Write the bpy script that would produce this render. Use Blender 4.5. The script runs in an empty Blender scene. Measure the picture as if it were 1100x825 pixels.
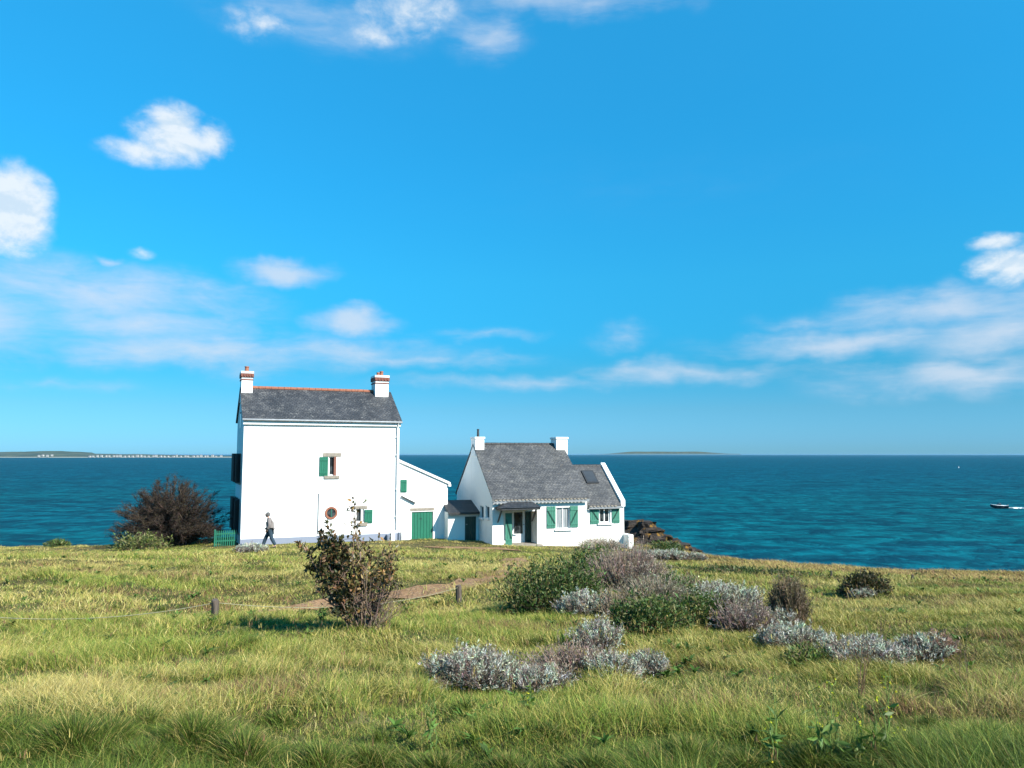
import bpy, bmesh, math, random
import numpy as np
from mathutils import Vector, Matrix
PI = math.pi
rnd = random.Random(7)
R = np.random.RandomState(11)
C = bpy.context.scene.collection
SC = bpy.context.scene

# ------------------------------------------------------------------ camera
F = 826.0                      # focal length in pixels of the 1100 px wide photograph
PITCH = math.atan(75.5 / F)
cam = bpy.data.cameras.new('camera'); cam.sensor_width = 36.0; cam.lens = F / 1100 * 36.0
cam.clip_start = 0.1; cam.clip_end = 90000
cob = bpy.data.objects.new('camera', cam); C.objects.link(cob)
cob.location = (0, 0, 0); cob.rotation_euler = (PI / 2 + PITCH, 0, 0)
SC.camera = cob

def ray(px, py):
    dx = (px - 550) / F; dy = (412.5 - py) / F
    c, s = math.cos(PITCH), math.sin(PITCH)
    return np.array([dx, c - dy * s, s + dy * c])

# ------------------------------------------------------------------ sun, sky, exposure
SUN_AZ, SUN_EL, SUN_STR, SKY_STR, EXPO = 127.0, 37.0, 5.0, 0.12, 1.0
az, el = math.radians(SUN_AZ), math.radians(SUN_EL)
SUN = Vector((math.sin(az) * math.cos(el), math.cos(az) * math.cos(el), math.sin(el)))
sl = bpy.data.lights.new('sun', 'SUN'); sl.energy = SUN_STR; sl.angle = math.radians(0.53); sl.color = (1.0, 0.95, 0.86)
so = bpy.data.objects.new('sun', sl); C.objects.link(so)
so.rotation_euler = (-SUN).to_track_quat('-Z', 'Y').to_euler(); so.location = (40, -30, 40)
vs = SC.view_settings
vs.view_transform = 'Standard'; vs.look = 'None'; vs.gamma = 1; vs.use_curve_mapping = False; vs.exposure = EXPO
SC.cycles.max_bounces = 6; SC.cycles.diffuse_bounces = 3; SC.cycles.glossy_bounces = 3
SC.cycles.transparent_max_bounces = 6; SC.cycles.transmission_bounces = 4; SC.cycles.volume_bounces = 0
SC.cycles.caustics_reflective = False; SC.cycles.caustics_refractive = False

class NT:
    """small node-building helper"""
    def __init__(s, tree): s.t = tree; s.n = tree.nodes; s.l = tree.links
    def add(s, typ, **kw):
        n = s.n.new(typ)
        for k, v in kw.items(): setattr(n, k, v)
        return n
    def put(s, sock, v):
        if isinstance(v, bpy.types.NodeSocket): s.l.new(v, sock)
        elif v is not None:
            if isinstance(v, (tuple, list)) and len(v) == 3 and sock.type == 'RGBA': v = (*v, 1)
            sock.default_value = v
    def math(s, op, a, b=None, c=None, clamp=False):
        n = s.add('ShaderNodeMath', operation=op, use_clamp=clamp)
        s.put(n.inputs[0], a)
        if b is not None: s.put(n.inputs[1], b)
        if c is not None: s.put(n.inputs[2], c)
        return n.outputs[0]
    def mix(s, fac, a, b, blend='MIX'):
        n = s.add('ShaderNodeMix', data_type='RGBA', blend_type=blend)
        s.put(n.inputs[0], fac); s.put(n.inputs[6], a); s.put(n.inputs[7], b)
        return n.outputs[2]
    def noise(s, vec, scale, detail=4, rough=0.55, dist=0.0):
        n = s.add('ShaderNodeTexNoise')
        if vec is not None: s.l.new(vec, n.inputs['Vector'])
        n.inputs['Scale'].default_value = scale; n.inputs['Detail'].default_value = detail
        n.inputs['Roughness'].default_value = rough; n.inputs['Distortion'].default_value = dist
        return n.outputs['Fac']
    def ss(s, v, a, b, lo=0.0, hi=1.0):
        n = s.add('ShaderNodeMapRange', interpolation_type='SMOOTHSTEP')
        s.put(n.inputs[0], v); s.put(n.inputs[1], a); s.put(n.inputs[2], b); s.put(n.inputs[3], lo); s.put(n.inputs[4], hi)
        return n.outputs[0]
    def mapping(s, vec, scale=(1, 1, 1), loc=(0, 0, 0)):
        n = s.add('ShaderNodeMapping'); s.l.new(vec, n.inputs[0])
        n.inputs['Scale'].default_value = scale; n.inputs['Location'].default_value = loc
        return n.outputs[0]

W = bpy.data.worlds.new('World'); SC.world = W; W.use_nodes = True
w = NT(W.node_tree); w.n.clear()
sky = w.add('ShaderNodeTexSky', sky_type='NISHITA', sun_disc=False)
sky.sun_elevation = el; sky.sun_rotation = az; sky.altitude = 10; sky.air_density = 1.0; sky.dust_density = 0.3; sky.ozone_density = 1.6
tc = w.add('ShaderNodeTexCoord')
sp = w.add('ShaderNodeSeparateXYZ'); w.l.new(tc.outputs['Generated'], sp.inputs[0])
a_ = w.math('ARCTAN2', sp.outputs[0], sp.outputs[1]); e_ = w.math('ARCSINE', sp.outputs[2])
cb = w.add('ShaderNodeCombineXYZ'); w.put(cb.inputs[0], a_); w.put(cb.inputs[1], e_)
P = cb.outputs[0]
# clean maritime air: deeper, cyan-leaning blue than the stock atmosphere
rmp = w.add('ShaderNodeValToRGB'); w.put(rmp.inputs[0], w.math('MULTIPLY', e_, 1 / 0.75, clamp=True))
SKYTINT = [(0, (0.1366, 0.3688, 0.717)), (0.021, (0.1277, 0.3585, 0.717)), (0.076, (0.1161, 0.3414, 0.5673)), (0.14, (0.06, 0.3664, 0.5407)), (0.203, (0.0596, 0.4551, 0.6359)), (0.298, (0.0703, 0.5634, 0.7307)), (0.451, (0.0724, 0.6761, 0.8755)), (0.568, (0.0827, 0.7614, 0.9635)), (0.704, (0.0997, 0.8741, 1.0742)), (1, (0.1092, 0.8878, 1.0926))]
er = rmp.color_ramp
er.elements[0].position = 0; er.elements[0].color = (*SKYTINT[0][1], 1)
er.elements[1].position = 1; er.elements[1].color = (*SKYTINT[-1][1], 1)
for p_, c_ in SKYTINT[1:-1]:
    q = er.elements.new(p_); q.color = (*c_, 1)
skyc = w.mix(1.0, sky.outputs[0], rmp.outputs[0], 'MULTIPLY')
def azel(px, py):
    d = ray(px, py); d = d / np.linalg.norm(d)
    return math.atan2(d[0], d[1]), math.asin(d[2])
# cloud banks: centre, half width, half height (as seen, degrees follow), strength
CUM = [(188, 150, 78, 36, .95), (186, 134, 50, 32, 1.0), (228, 152, 38, 30, 1.0), (150, 164, 60, 22, .85), (8, 222, 76, 64, 1.2), (-30, 250, 120, 34, .9), (20, 250, 60, 20, .7),
       (280, 26, 80, 30, .46), (436, 10, 96, 44, .58), (400, 36, 50, 24, .4), (1086, 283, 58, 28, 1.1), (1076, 261, 48, 13, .9), (150, 271, 28, 11, .5)]
BANK = [(350, 16, 220, 50, .55), (525, 36, 70, 40, .7), (600, -4, 230, 30, .8), (120, 316, 270, 50, 1.0), (-40, 335, 200, 80, 1.05), (150, 348, 230, 40, .9), (215, 376, 250, 40, 1.0), (370, 376, 190, 30, .8), (525, 359, 90, 12, .55),
        (440, 386, 220, 16, .65), (1010, 332, 200, 36, 1.0), (910, 368, 240, 26, .95), (1080, 356, 180, 60, 1.0), (1040, 402, 260, 36, .95), (740, 400, 210, 24, .8), (668, 362, 50, 26, .6), (560, 411, 230, 15, .65), (60, 416, 160, 14, .5),
        (870, 345, 90, 14, .5), (303, 289, 76, 22, 1.25), (376, 345, 70, 22, 1.25), (114, 277, 18, 9, .8), (720, 200, 420, 60, .16)]
def cloud_field(cl, wobble):
    wob = w.add('ShaderNodeVectorMath', operation='MULTIPLY_ADD')
    nz = w.add('ShaderNodeTexNoise'); w.l.new(P, nz.inputs['Vector']); nz.inputs['Scale'].default_value = 16; nz.inputs['Detail'].default_value = 4
    w.l.new(nz.outputs['Color'], wob.inputs[0]); wob.inputs[1].default_value = (wobble, wobble * .6, 0)
    sub = w.add('ShaderNodeVectorMath', operation='SUBTRACT'); w.l.new(P, sub.inputs[0]); sub.inputs[1].default_value = (wobble / 2, wobble * .3, 0)
    w.l.new(sub.outputs[0], wob.inputs[2])
    d_ = None
    for (cx, cy, rx, ry, stg) in cl:
        A, E = azel(cx, cy); dA = rx / F * math.cos(A) ** 2; dE = ry / F * math.cos(A)
        m = w.mapping(wob.outputs[0], (1 / dA, 1 / dE, 0), (-A / dA, -E / dE, 0))
        ln = w.add('ShaderNodeVectorMath', operation='LENGTH'); w.l.new(m, ln.inputs[0])
        v = w.math('MULTIPLY', w.math('SUBTRACT', 1.0, ln.outputs['Value'], clamp=True), stg)
        d_ = v if d_ is None else w.math('SMOOTH_MAX', d_, v, 0.12)
    return w.math('MAXIMUM', w.math('SUBTRACT', d_, .045), 0.0)
n1 = w.noise(w.mapping(P, (1, 1.5, 1)), 15, 8, .58, .2); n2 = w.noise(w.mapping(P, (1, 1.4, 1)), 50, 6, .6, .2)
n3 = w.noise(w.mapping(P, (1, 3.4, 1)), 9, 7, .6, .4); n4 = w.noise(w.mapping(P, (1, 4.5, 1)), 30, 6, .6, .3)
cen = lambda n, k: w.math('MULTIPLY', w.math('SUBTRACT', n, .5), k)
dc = cloud_field(CUM, .035); db = cloud_field(BANK, .07)
fc_ = w.math('ADD', dc, w.math('MULTIPLY', w.math('ADD', cen(n1, 1.25), cen(n2, .45)), w.ss(dc, 0.0, .25)))
fb_ = w.math('ADD', db, w.math('MULTIPLY', w.math('ADD', cen(n3, 1.0), cen(n4, .25)), w.ss(db, 0.0, .3)))
ab = w.math('MULTIPLY', w.ss(fb_, .0, 1.05), .76)
ac = w.math('MULTIPLY', w.ss(fc_, .06, .80), .90)
# billow shading: thicker parts and undersides greyer
up_n = w.noise(w.mapping(P, (1, 1.5, 1), (0, .012, 0)), 15, 8, .58, .2)
lit = w.ss(w.math('ADD', w.math('SUBTRACT', n1, up_n), cen(n2, .10)), -.09, .07)
skyc = w.mix(ab, skyc, w.mix(w.ss(fb_, .3, 1.0), (2.35, 2.95, 3.7), (2.95, 3.3, 3.8)))
ccol = w.mix(w.math('MULTIPLY', lit, w.ss(fc_, .2, .7, .6, 1.0)), (2.9, 3.45, 3.95), (3.75, 4.0, 4.2))
alpha = ac
fin = w.mix(alpha, skyc, ccol)
bg = w.add('ShaderNodeBackground'); w.put(bg.inputs[0], fin); bg.inputs[1].default_value = SKY_STR
wo = w.add('ShaderNodeOutputWorld'); w.l.new(bg.outputs[0], wo.inputs[0])

# ------------------------------------------------------------------ materials
def new_mat(name):
    m = bpy.data.materials.new(name); m.use_nodes = True
    t = NT(m.node_tree); t.n.clear()
    out = t.add('ShaderNodeOutputMaterial')
    return m, t, out
def pbr(t, out, col, rough=.6, bump=None, bstr=.3, bdist=.02, metal=0, spec=.5):
    b = t.add('ShaderNodeBsdfPrincipled')
    t.put(b.inputs['Base Color'], col); t.put(b.inputs['Roughness'], rough); b.inputs['Metallic'].default_value = metal
    b.inputs['Specular IOR Level'].default_value = spec
    if bump is not None:
        n = t.add('ShaderNodeBump'); n.inputs['Strength'].default_value = bstr; n.inputs['Distance'].default_value = bdist
        t.put(n.inputs['Height'], bump); t.l.new(n.outputs[0], b.inputs['Normal'])
    t.l.new(b.outputs[0], out.inputs[0]); return b
def objco(t): return t.add('ShaderNodeTexCoord').outputs['Object']
def simple(name, c1, c2, scale=6, rough=.6, bstr=.2, bdist=.01, metal=0, stretch=(1, 1, 1), spec=.5):
    m, t, o = new_mat(name); v = t.mapping(objco(t), stretch)
    n = t.noise(v, scale, 6, .6); col = t.mix(t.ss(n, .3, .7), c1, c2)
    pbr(t, o, col, rough, t.noise(v, scale * 5, 4), bstr, bdist, metal, spec); return m
M = {}
def wall_mat(name, c, stain):
    m, t, o = new_mat(name); v = objco(t)
    big = t.noise(v, .8, 5, .6); streak = t.noise(t.mapping(v, (3.0, 3.0, .25)), 1.6, 5, .65)
    f = t.math('MULTIPLY', t.ss(streak, .5, .75), t.ss(big, .35, .65))
    col = t.mix(t.math('MULTIPLY', f, .55), c, stain)
    pbr(t, o, col, .85, t.math('ADD', t.noise(v, 40, 4), t.math('MULTIPLY', t.noise(v, 4, 3), .8)), .35, .012, 0, .2)
    return m
M['wall'] = wall_mat('white_render', (.80, .795, .77), (.60, .58, .53))
M['wall_old'] = wall_mat('white_lime_wash', (.78, .77, .73), (.56, .52, .44))
M['plinth'] = wall_mat('blue_grey_plinth_paint', (.215, .24, .30), (.18, .19, .22))
M['trim'] = simple('white_painted_trim', (.78, .78, .76), (.70, .70, .67), 5, .5)
M['green'] = simple('green_shutter_paint', (.008, .112, .066), (.012, .14, .08), 3, .45, .15, .004, 0, (6, 6, .6))
M['green_pale'] = simple('weathered_green_shutter_paint', (.028, .15, .10), (.045, .19, .13), 4, .55, .2, .004, 0, (6, 6, .6))
M['green_dark'] = simple('dark_green_door_paint', (.006, .035, .026), (.01, .05, .035), 3, .4, .1, .004)
M['stone'] = simple('granite_stone', (.29, .25, .20), (.20, .175, .145), 9, .85, .5, .02)
M['brick'] = simple('red_brick', (.22, .078, .05), (.15, .055, .04), 14, .85, .4, .01)
M['terracotta'] = simple('terracotta', (.30, .105, .055), (.20, .075, .042), 10, .8, .3, .01)
M['frame_w'] = simple('white_window_frame', (.75, .75, .73), (.68, .68, .66), 6, .4, .05, .003)
M['frame_b'] = simple('brown_timber_jamb', (.22, .08, .05), (.16, .06, .04), 8, .6, .2, .005, 0, (5, 5, .7))
M['dark'] = simple('dark_paint', (.02, .022, .025), (.03, .03, .03), 5, .5)
M['grey_metal'] = simple('grey_zinc', (.30, .31, .32), (.22, .23, .24), 6, .45, .1, .004, .4)
M['greybox'] = simple('grey_plastic_box', (.16, .19, .24), (.13, .15, .19), 5, .5)
M['post'] = simple('weathered_post_wood', (.11, .085, .065), (.065, .05, .04), 9, .9, .5, .01, 0, (4, 4, .6))
M['rope'] = simple('pale_rope', (.28, .27, .16), (.22, .21, .13), 40, .9)
M['cream'] = simple('cream_render', (.62, .55, .42), (.56, .49, .37), 3, .85)
def glass_mat():
    m, t, o = new_mat('window_glass'); v = objco(t)
    c = t.mix(t.ss(t.noise(v, 2.5, 2), .45, .6), (.012, .016, .02), (.05, .06, .065))
    b = pbr(t, o, c, .06, t.noise(v, 1.5, 2), .05, .01); return m
M['glass'] = glass_mat()
def curtain_mat():
    m, t, o = new_mat('curtained_glass'); v = objco(t)
    c = t.mix(t.ss(t.noise(t.mapping(v, (8, 8, .3)), 2, 2), .35, .65), (.16, .18, .19), (.34, .36, .37))
    pbr(t, o, c, .08); return m
M['curtain'] = curtain_mat()
M['skyglass'] = simple('dark_skylight_glass', (.03, .035, .04), (.045, .05, .055), 2, .35)
def slate_mat(name, c1, c2, lich, lf, moss=None):
    m, t, o = new_mat(name); v = objco(t)
    s = t.add('ShaderNodeSeparateXYZ'); t.l.new(v, s.inputs[0])
    cbn = t.add('ShaderNodeCombineXYZ'); t.put(cbn.inputs[0], s.outputs[0]); t.put(cbn.inputs[1], t.math('MULTIPLY', s.outputs[2], 1.45))
    br = t.add('ShaderNodeTexBrick'); t.l.new(cbn.outputs[0], br.inputs['Vector'])
    br.inputs['Color1'].default_value = (*c1, 1); br.inputs['Color2'].default_value = (*c2, 1); br.inputs['Mortar'].default_value = (c1[0] * .45, c1[1] * .45, c1[2] * .45, 1)
    br.inputs['Scale'].default_value = 1; br.inputs['Brick Width'].default_value = .19; br.inputs['Row Height'].default_value = .125
    br.inputs['Mortar Size'].default_value = .012; br.inputs['Bias'].default_value = -.1
    n = t.noise(v, 2.2, 8, .7); n2 = t.noise(v, 14, 6, .7)
    big = t.noise(t.mapping(v, (1, 1, .5)), .9, 4)
    c = t.mix(t.ss(big, .35, .7), br.outputs[0], t.mix(1, br.outputs[0], (1.5, 1.47, 1.45), 'MULTIPLY'))
    lm = t.math('MULTIPLY', t.ss(n, .46, .62), t.ss(n2, .48, .60))
    c = t.mix(t.math('MULTIPLY', lm, lf), c, lich)
    if moss: c = t.mix(t.math('MULTIPLY', t.ss(t.noise(v, 5, 6, .7), .60, .70), .6), c, moss)
    h = t.math('ADD', t.math('MULTIPLY', br.outputs['Fac'], -1), t.math('MULTIPLY', n2, .6))
    pbr(t, o, c, .55, h, .6, .02, 0, .5); return m
M['slate_new'] = slate_mat('dark_blue_slate', (.026, .027, .030), (.046, .047, .050), (.24, .23, .21), .55)
M['slate_old'] = slate_mat('weathered_grey_slate', (.044, .044, .045), (.080, .079, .078), (.26, .245, .21), .5, (.16, .12, .07))
M['slate_porch'] = slate_mat('charcoal_slate', (.018, .019, .021), (.03, .031, .033), (.12, .12, .11), .4)

def leaf_mat(name, rough=.55, trans=.28, spec=.35):
    m, t, o = new_mat(name)
    a = t.add('ShaderNodeAttribute', attribute_name='Col')
    b = t.add('ShaderNodeBsdfPrincipled'); t.l.new(a.outputs[0], b.inputs['Base Color'])
    b.inputs['Roughness'].default_value = rough; b.inputs['Specular IOR Level'].default_value = spec
    if trans > 0:
        tr = t.add('ShaderNodeBsdfTranslucent'); t.l.new(t.mix(1, a.outputs[0], (1.2, 1.25, .8), 'MULTIPLY'), tr.inputs[0])
        mx = t.add('ShaderNodeMixShader'); mx.inputs[0].default_value = trans
        t.l.new(b.outputs[0], mx.inputs[1]); t.l.new(tr.outputs[0], mx.inputs[2]); t.l.new(mx.outputs[0], o.inputs[0])
    else: t.l.new(b.outputs[0], o.inputs[0])
    return m
M['leaf'] = leaf_mat('leaves'); M['gloss_leaf'] = leaf_mat('glossy_leaves', .42, .18, .35)
M['blade'] = leaf_mat('grass_blades', .6, .17, .2); M['twig'] = leaf_mat('twigs', .85, 0, .2)
M['silver_leaf'] = leaf_mat('felted_silver_leaves', .9, .12, .1)

# ------------------------------------------------------------------ object helpers
def tag(o, label=None, cat=None, group=None, kind=None):
    if label: o['label'] = label
    if cat: o['category'] = cat
    if group: o['group'] = group
    if kind: o['kind'] = kind
    return o
def empty(name, loc, rz=0, label=None, cat=None, group=None):
    o = bpy.data.objects.new(name, None); C.objects.link(o); o.location = loc; o.rotation_euler = (0, 0, rz); o.empty_display_size = .3
    return tag(o, label, cat, group)
def link(name, me, mat, parent=None, smooth=False):
    o = bpy.data.objects.new(name, me); C.objects.link(o)
    if mat is not None and not me.materials: me.materials.append(mat)
    if parent is not None: o.parent = parent
    if smooth: me.shade_smooth()
    return o
def np_mesh(name, V, faces, mat, parent=None, col=None, smooth=False):
    """V (n,3); faces: list of (m,k) index arrays"""
    me = bpy.data.meshes.new(name)
    V = np.ascontiguousarray(V, dtype=np.float32)
    me.vertices.add(len(V)); me.vertices.foreach_set('co', V.ravel())
    idx = np.concatenate([f.ravel() for f in faces]).astype(np.int32)
    tot = np.concatenate([np.full(len(f), f.shape[1], dtype=np.int32) for f in faces])
    st = np.concatenate([[0], np.cumsum(tot)[:-1]]).astype(np.int32)
    me.loops.add(len(idx)); me.loops.foreach_set('vertex_index', idx)
    me.polygons.add(len(tot)); me.polygons.foreach_set('loop_start', st)
    try: me.polygons.foreach_set('loop_total', tot)
    except Exception: pass
    me.update(calc_edges=True)
    if col is not None:
        a = me.color_attributes.new('Col', 'FLOAT_COLOR', 'POINT')
        c = np.ones((len(V), 4), dtype=np.float32); c[:, :3] = col
        a.data.foreach_set('color', c.ravel())
    if smooth: me.polygons.foreach_set('use_smooth', np.ones(len(tot), dtype=bool))
    return link(name, me, mat, parent)

class MB:
    """mesh builder: boxes, prisms, tubes in one mesh"""
    def __init__(s): s.bm = bmesh.new()
    def box(s, x0, x1, y0, y1, z0, z1):
        v = [s.bm.verts.new(p) for p in ((x0, y0, z0), (x1, y0, z0), (x1, y1, z0), (x0, y1, z0), (x0, y0, z1), (x1, y0, z1), (x1, y1, z1), (x0, y1, z1))]
        for f in ((0, 3, 2, 1), (4, 5, 6, 7), (0, 1, 5, 4), (1, 2, 6, 5), (2, 3, 7, 6), (3, 0, 4, 7)): s.bm.faces.new([v[i] for i in f])
        return s
    def hexa(s, pts):
        v = [s.bm.verts.new(p) for p in pts]
        for f in ((0, 3, 2, 1), (4, 5, 6, 7), (0, 1, 5, 4), (1, 2, 6, 5), (2, 3, 7, 6), (3, 0, 4, 7)): s.bm.faces.new([v[i] for i in f])
        return s
    def poly(s, pts):
        s.bm.faces.new([s.bm.verts.new(p) for p in pts]); return s
    def prism(s, pts, off):
        a = [s.bm.verts.new(p) for p in pts]; b = [s.bm.verts.new(Vector(p) + Vector(off)) for p in pts]
        s.bm.faces.new(a); s.bm.faces.new(b[::-1]); n = len(a)
        for i in range(n): s.bm.faces.new((a[i], b[i], b[(i + 1) % n], a[(i + 1) % n]))
        return s
    def tube(s, p0, p1, r0, r1=None, n=10, cap=True):
        r1 = r0 if r1 is None else r1
        p0, p1 = Vector(p0), Vector(p1); d = (p1 - p0).normalized()
        u = d.orthogonal().normalized(); v = d.cross(u)
        a = [s.bm.verts.new(p0 + (u * math.cos(2 * PI * i / n) + v * math.sin(2 * PI * i / n)) * r0) for i in range(n)]
        b = [s.bm.verts.new(p1 + (u * math.cos(2 * PI * i / n) + v * math.sin(2 * PI * i / n)) * r1) for i in range(n)]
        for i in range(n): s.bm.faces.new((a[i], a[(i + 1) % n], b[(i + 1) % n], b[i]))
        if cap: s.bm.faces.new(a[::-1]); s.bm.faces.new(b)
        return s
    def ring(s, c, r0, r1, y0, y1, n=32):
        """ring in the xz plane between y0 and y1"""
        L = []
        for i in range(n):
            a = 2 * PI * i / n; cs, sn = math.cos(a), math.sin(a)
            L.append([s.bm.verts.new((c[0] + cs * r, y, c[1] + sn * r)) for r, y in ((r0, y1), (r0, y0), (r1, y0), (r1, y1))])
        for i in range(n):
            A, B = L[i], L[(i + 1) % n]
            for k in range(3): s.bm.faces.new((A[k], A[k + 1], B[k + 1], B[k]))
        return s
    def build(s, name, mat, parent=None, bevel=0, smooth=False):
        bmesh.ops.recalc_face_normals(s.bm, faces=s.bm.faces)
        me = bpy.data.meshes.new(name); s.bm.to_mesh(me); s.bm.free()
        o = link(name, me, mat, parent, smooth)
        if bevel:
            b = o.modifiers.new('bevel', 'BEVEL'); b.width = bevel; b.segments = 2; b.limit_method = 'ANGLE'
        return o
def box(name, mat, parent, x0, x1, y0, y1, z0, z1, bevel=0):
    return MB().box(x0, x1, y0, y1, z0, z1).build(name, mat, parent, bevel)

# ------------------------------------------------------------------ terrain
def sstep(a, b, x):
    t = np.clip((x - a) / (b - a), 0, 1); return t * t * (3 - 2 * t)
def vnoise(x, y, seed=0):
    x = np.asarray(x, float); y = np.asarray(y, float)
    ix = np.floor(x); iy = np.floor(y); fx = x - ix; fy = y - iy
    fx = fx * fx * (3 - 2 * fx); fy = fy * fy * (3 - 2 * fy)
    def h(a, b):
        v = np.sin(a * 127.1 + b * 311.7 + seed * 74.7) * 43758.5453; return v - np.floor(v)
    return (h(ix, iy) * (1 - fx) + h(ix + 1, iy) * fx) * (1 - fy) + (h(ix, iy + 1) * (1 - fx) + h(ix + 1, iy + 1) * fx) * fy
def fbm(x, y, seed=0, oct=4):
    s = 0; a = .5; t = 0
    for k in range(oct):
        s = s + a * vnoise(x * 2 ** k, y * 2 ** k, seed + k * 13); t += a; a *= .5
    return s / t
SEA = -14.0
EX = np.array([-90, -40, -27, -19, -14, -6, 0, 5, 8.0, 10.5, 13, 18, 27, 40, 90.])
EY = np.array([46, 44.5, 44, 45.5, 52, 56, 57, 56, 50, 44, 42.5, 41.2, 40.2, 39, 36.])
def yedge(x): return np.interp(x, EX, EY) + 1.2 * (fbm(np.asarray(x) * .35, 0 * np.asarray(x), 5) - .5)
def gz(x, y):
    x = np.asarray(x, float); y = np.asarray(y, float)
    yy = np.where(y < 38, y, 38 + (y - 38) * .35)
    z = -1.65 - .0775 * yy
    z = z - 1.22 * sstep(-8, 24, x) * sstep(5, 36, y) - .30 * sstep(-12, -26, x) * sstep(20, 40, y)
    und = 1 - .85 * sstep(30, 38, y)
    z = z + und * (.30 * (fbm(x / 7.0, y / 5.0, 3, 3) - .5) + (.20 + .13 * sstep(10, 15, y)) * (fbm(x / 1.9, y / 1.2, 9, 3) - .5))
    lf_ = sstep(1.5, -4, x)
    z = z - .58 * np.exp(-((y - 16.5 - .12 * x) / 2.6) ** 2) * lf_ + .14 * np.exp(-((y - 11.5) / 1.6) ** 2) * lf_ + .48 * lf_ * sstep(13, 17, y) * sstep(34, 26, y) * (fbm((x + .6 * y) / 4.5, (y - .5 * x) / 1.8, 66, 3) - .5)
    # tussocky hollow and bank right in front of the camera
    z = z + .16 * np.exp(-((y - 5.7) / .4) ** 2) * (fbm(x / .8, y * 0, 21, 2) - .35) - .12 * np.exp(-((y - 5.0) / .5) ** 2)
    z = z + .10 * sstep(13, 6, y) * (sstep(.36, .66, fbm(x / .95, y / .7, 61, 2)) - .4)
    d = y - yedge(x)
    z = z - sstep(-2.0, 1.2, d) * .35 - 12.5 * sstep(.3, 9, d) * (1 + .25 * (fbm(x * .5, y * .5, 31) - .5))
    return z
def at(px, py):
    d = ray(px, py)
    ts = np.linspace(2.5, 75, 6000)
    X, Y, Z = d[0] / d[1] * ts, ts, d[2] / d[1] * ts
    hit = np.nonzero(Z < gz(X, Y))[0]
    i = hit[0] if len(hit) else len(ts) - 1
    return Vector((X[i], Y[i], float(gz(X[i], Y[i]))))
def atY(px, Y): x = (px - 550) / F * Y / math.cos(PITCH); return Vector((x, Y, float(gz(x, Y))))

def grid_mesh(name, xs, ys, zf, mat):
    X, Y = np.meshgrid(xs, ys); V = np.stack([X, Y, zf(X, Y)], -1).reshape(-1, 3)
    nx, ny = len(xs), len(ys)
    i = (np.arange(ny - 1)[:, None] * nx + np.arange(nx - 1)[None, :]).ravel()
    return np_mesh(name, V, [np.stack([i, i + 1, i + nx + 1, i + nx], 1)], mat, smooth=True)
def ground_mat():
    m, t, o = new_mat('grassy_soil'); v = objco(t)
    n = t.noise(v, .5, 6, .65); n2 = t.noise(v, 5, 6, .7); n3 = t.noise(v, 1.7, 5, .6)
    c = t.mix(t.ss(n, .35, .65), (.040, .042, .014), (.085, .07, .03))
    c = t.mix(t.ss(n2, .4, .7), c, (.06, .05, .022)); c = t.mix(t.math('MULTIPLY', t.ss(n3, .55, .7), .6), c, (.22, .19, .09))
    g = t.add('ShaderNodeNewGeometry'); s = t.add('ShaderNodeSeparateXYZ'); t.l.new(g.outputs['Normal'], s.inputs[0])
    rk = t.mix(t.ss(t.noise(t.mapping(v, (.4, .4, 3)), 1.5, 6, .7), .35, .65), (.07, .055, .045), (.2, .16, .12))
    c = t.mix(t.ss(s.outputs[2], .72, .88), rk, c)
    pbr(t, o, c, .95, n2, .8, .06, 0, .1); return m
M['ground'] = ground_mat()
xs = np.concatenate([np.arange(-90, -34, 2.0), np.arange(-34, -7, .22), np.arange(-7, 7, .11), np.arange(7, 34, .22), np.arange(34, 91, 2.0)])
ys = np.concatenate([np.arange(-30, 2, 2.0), np.arange(2, 8, .1), np.arange(8, 48, .2), np.arange(48, 75, .5)])
g = grid_mesh('ground', xs, ys, gz, M['ground']); tag(g, 'grassy clifftop sloping down to the white houses', 'ground', kind='structure')

# ---- sandy path and yard, laid 25 mm above the soil
def path_strip(name, pts, mat, label, off=.03):
    pts = [Vector(p) for p in pts]; L = []
    n = 60; K = 7
    for i in range(n + 1):
        s = i / n * (len(pts) - 1); k = min(int(s), len(pts) - 2); f = s - k
        p = pts[k].lerp(pts[k + 1], f); L.append(p)
    V = []; 
    for i, p in enumerate(L):
        d = (L[min(i + 1, n)] - L[max(i - 1, 0)]); d.z = 0 
        nrm = Vector((-d.y, d.x, 0)).normalized(); wd = p.z
        for j in range(K):
            q = (j / (K - 1) - .5) * 2; jit = .9 * wd * (fbm(i * .45, j * 5., 7, 3) - .5) if j in (0, K - 1) else 0
            x, y = p.x + nrm.x * (q * wd + jit), p.y + nrm.y * (q * wd + jit)
            V.append((x, y, float(gz(x, y)) + off))
    i = (np.arange(n)[:, None] * K + np.arange(K - 1)[None, :]).ravel()
    o = np_mesh(name, np.array(V), [np.stack([i, i + K, i + K + 1, i + 1], 1)], mat, smooth=True)
    tag(o, label, 'path', kind='structure'); PATHS.append((np.array([(p.x, p.y) for p in L]), np.array([p.z for p in L])))
    return o
PATHS = []
def sand_mat():
    m, t, o = new_mat('sandy_earth'); v = objco(t)
    n = t.noise(v, 1.2, 6, .65); n2 = t.noise(v, 12, 6, .7)
    c = t.mix(t.ss(n, .3, .7), (.215, .12, .062), (.31, .185, .10)); c = t.mix(t.ss(n2, .48, .62), c, (.13, .08, .045)); c = t.mix(t.ss(t.noise(v, 26, 3, .6), .62, .68), c, (.42, .36, .28))
    c = t.mix(t.ss(t.noise(v, 2.3, 6, .7), .58, .68), c, (.15, .15, .05))
    pbr(t, o, c, .95, n2, .7, .03, 0, .1); return m
M['sand'] = sand_mat()
def pw(px, py, wd): p = at(px, py); return (p.x, p.y, wd)
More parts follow.
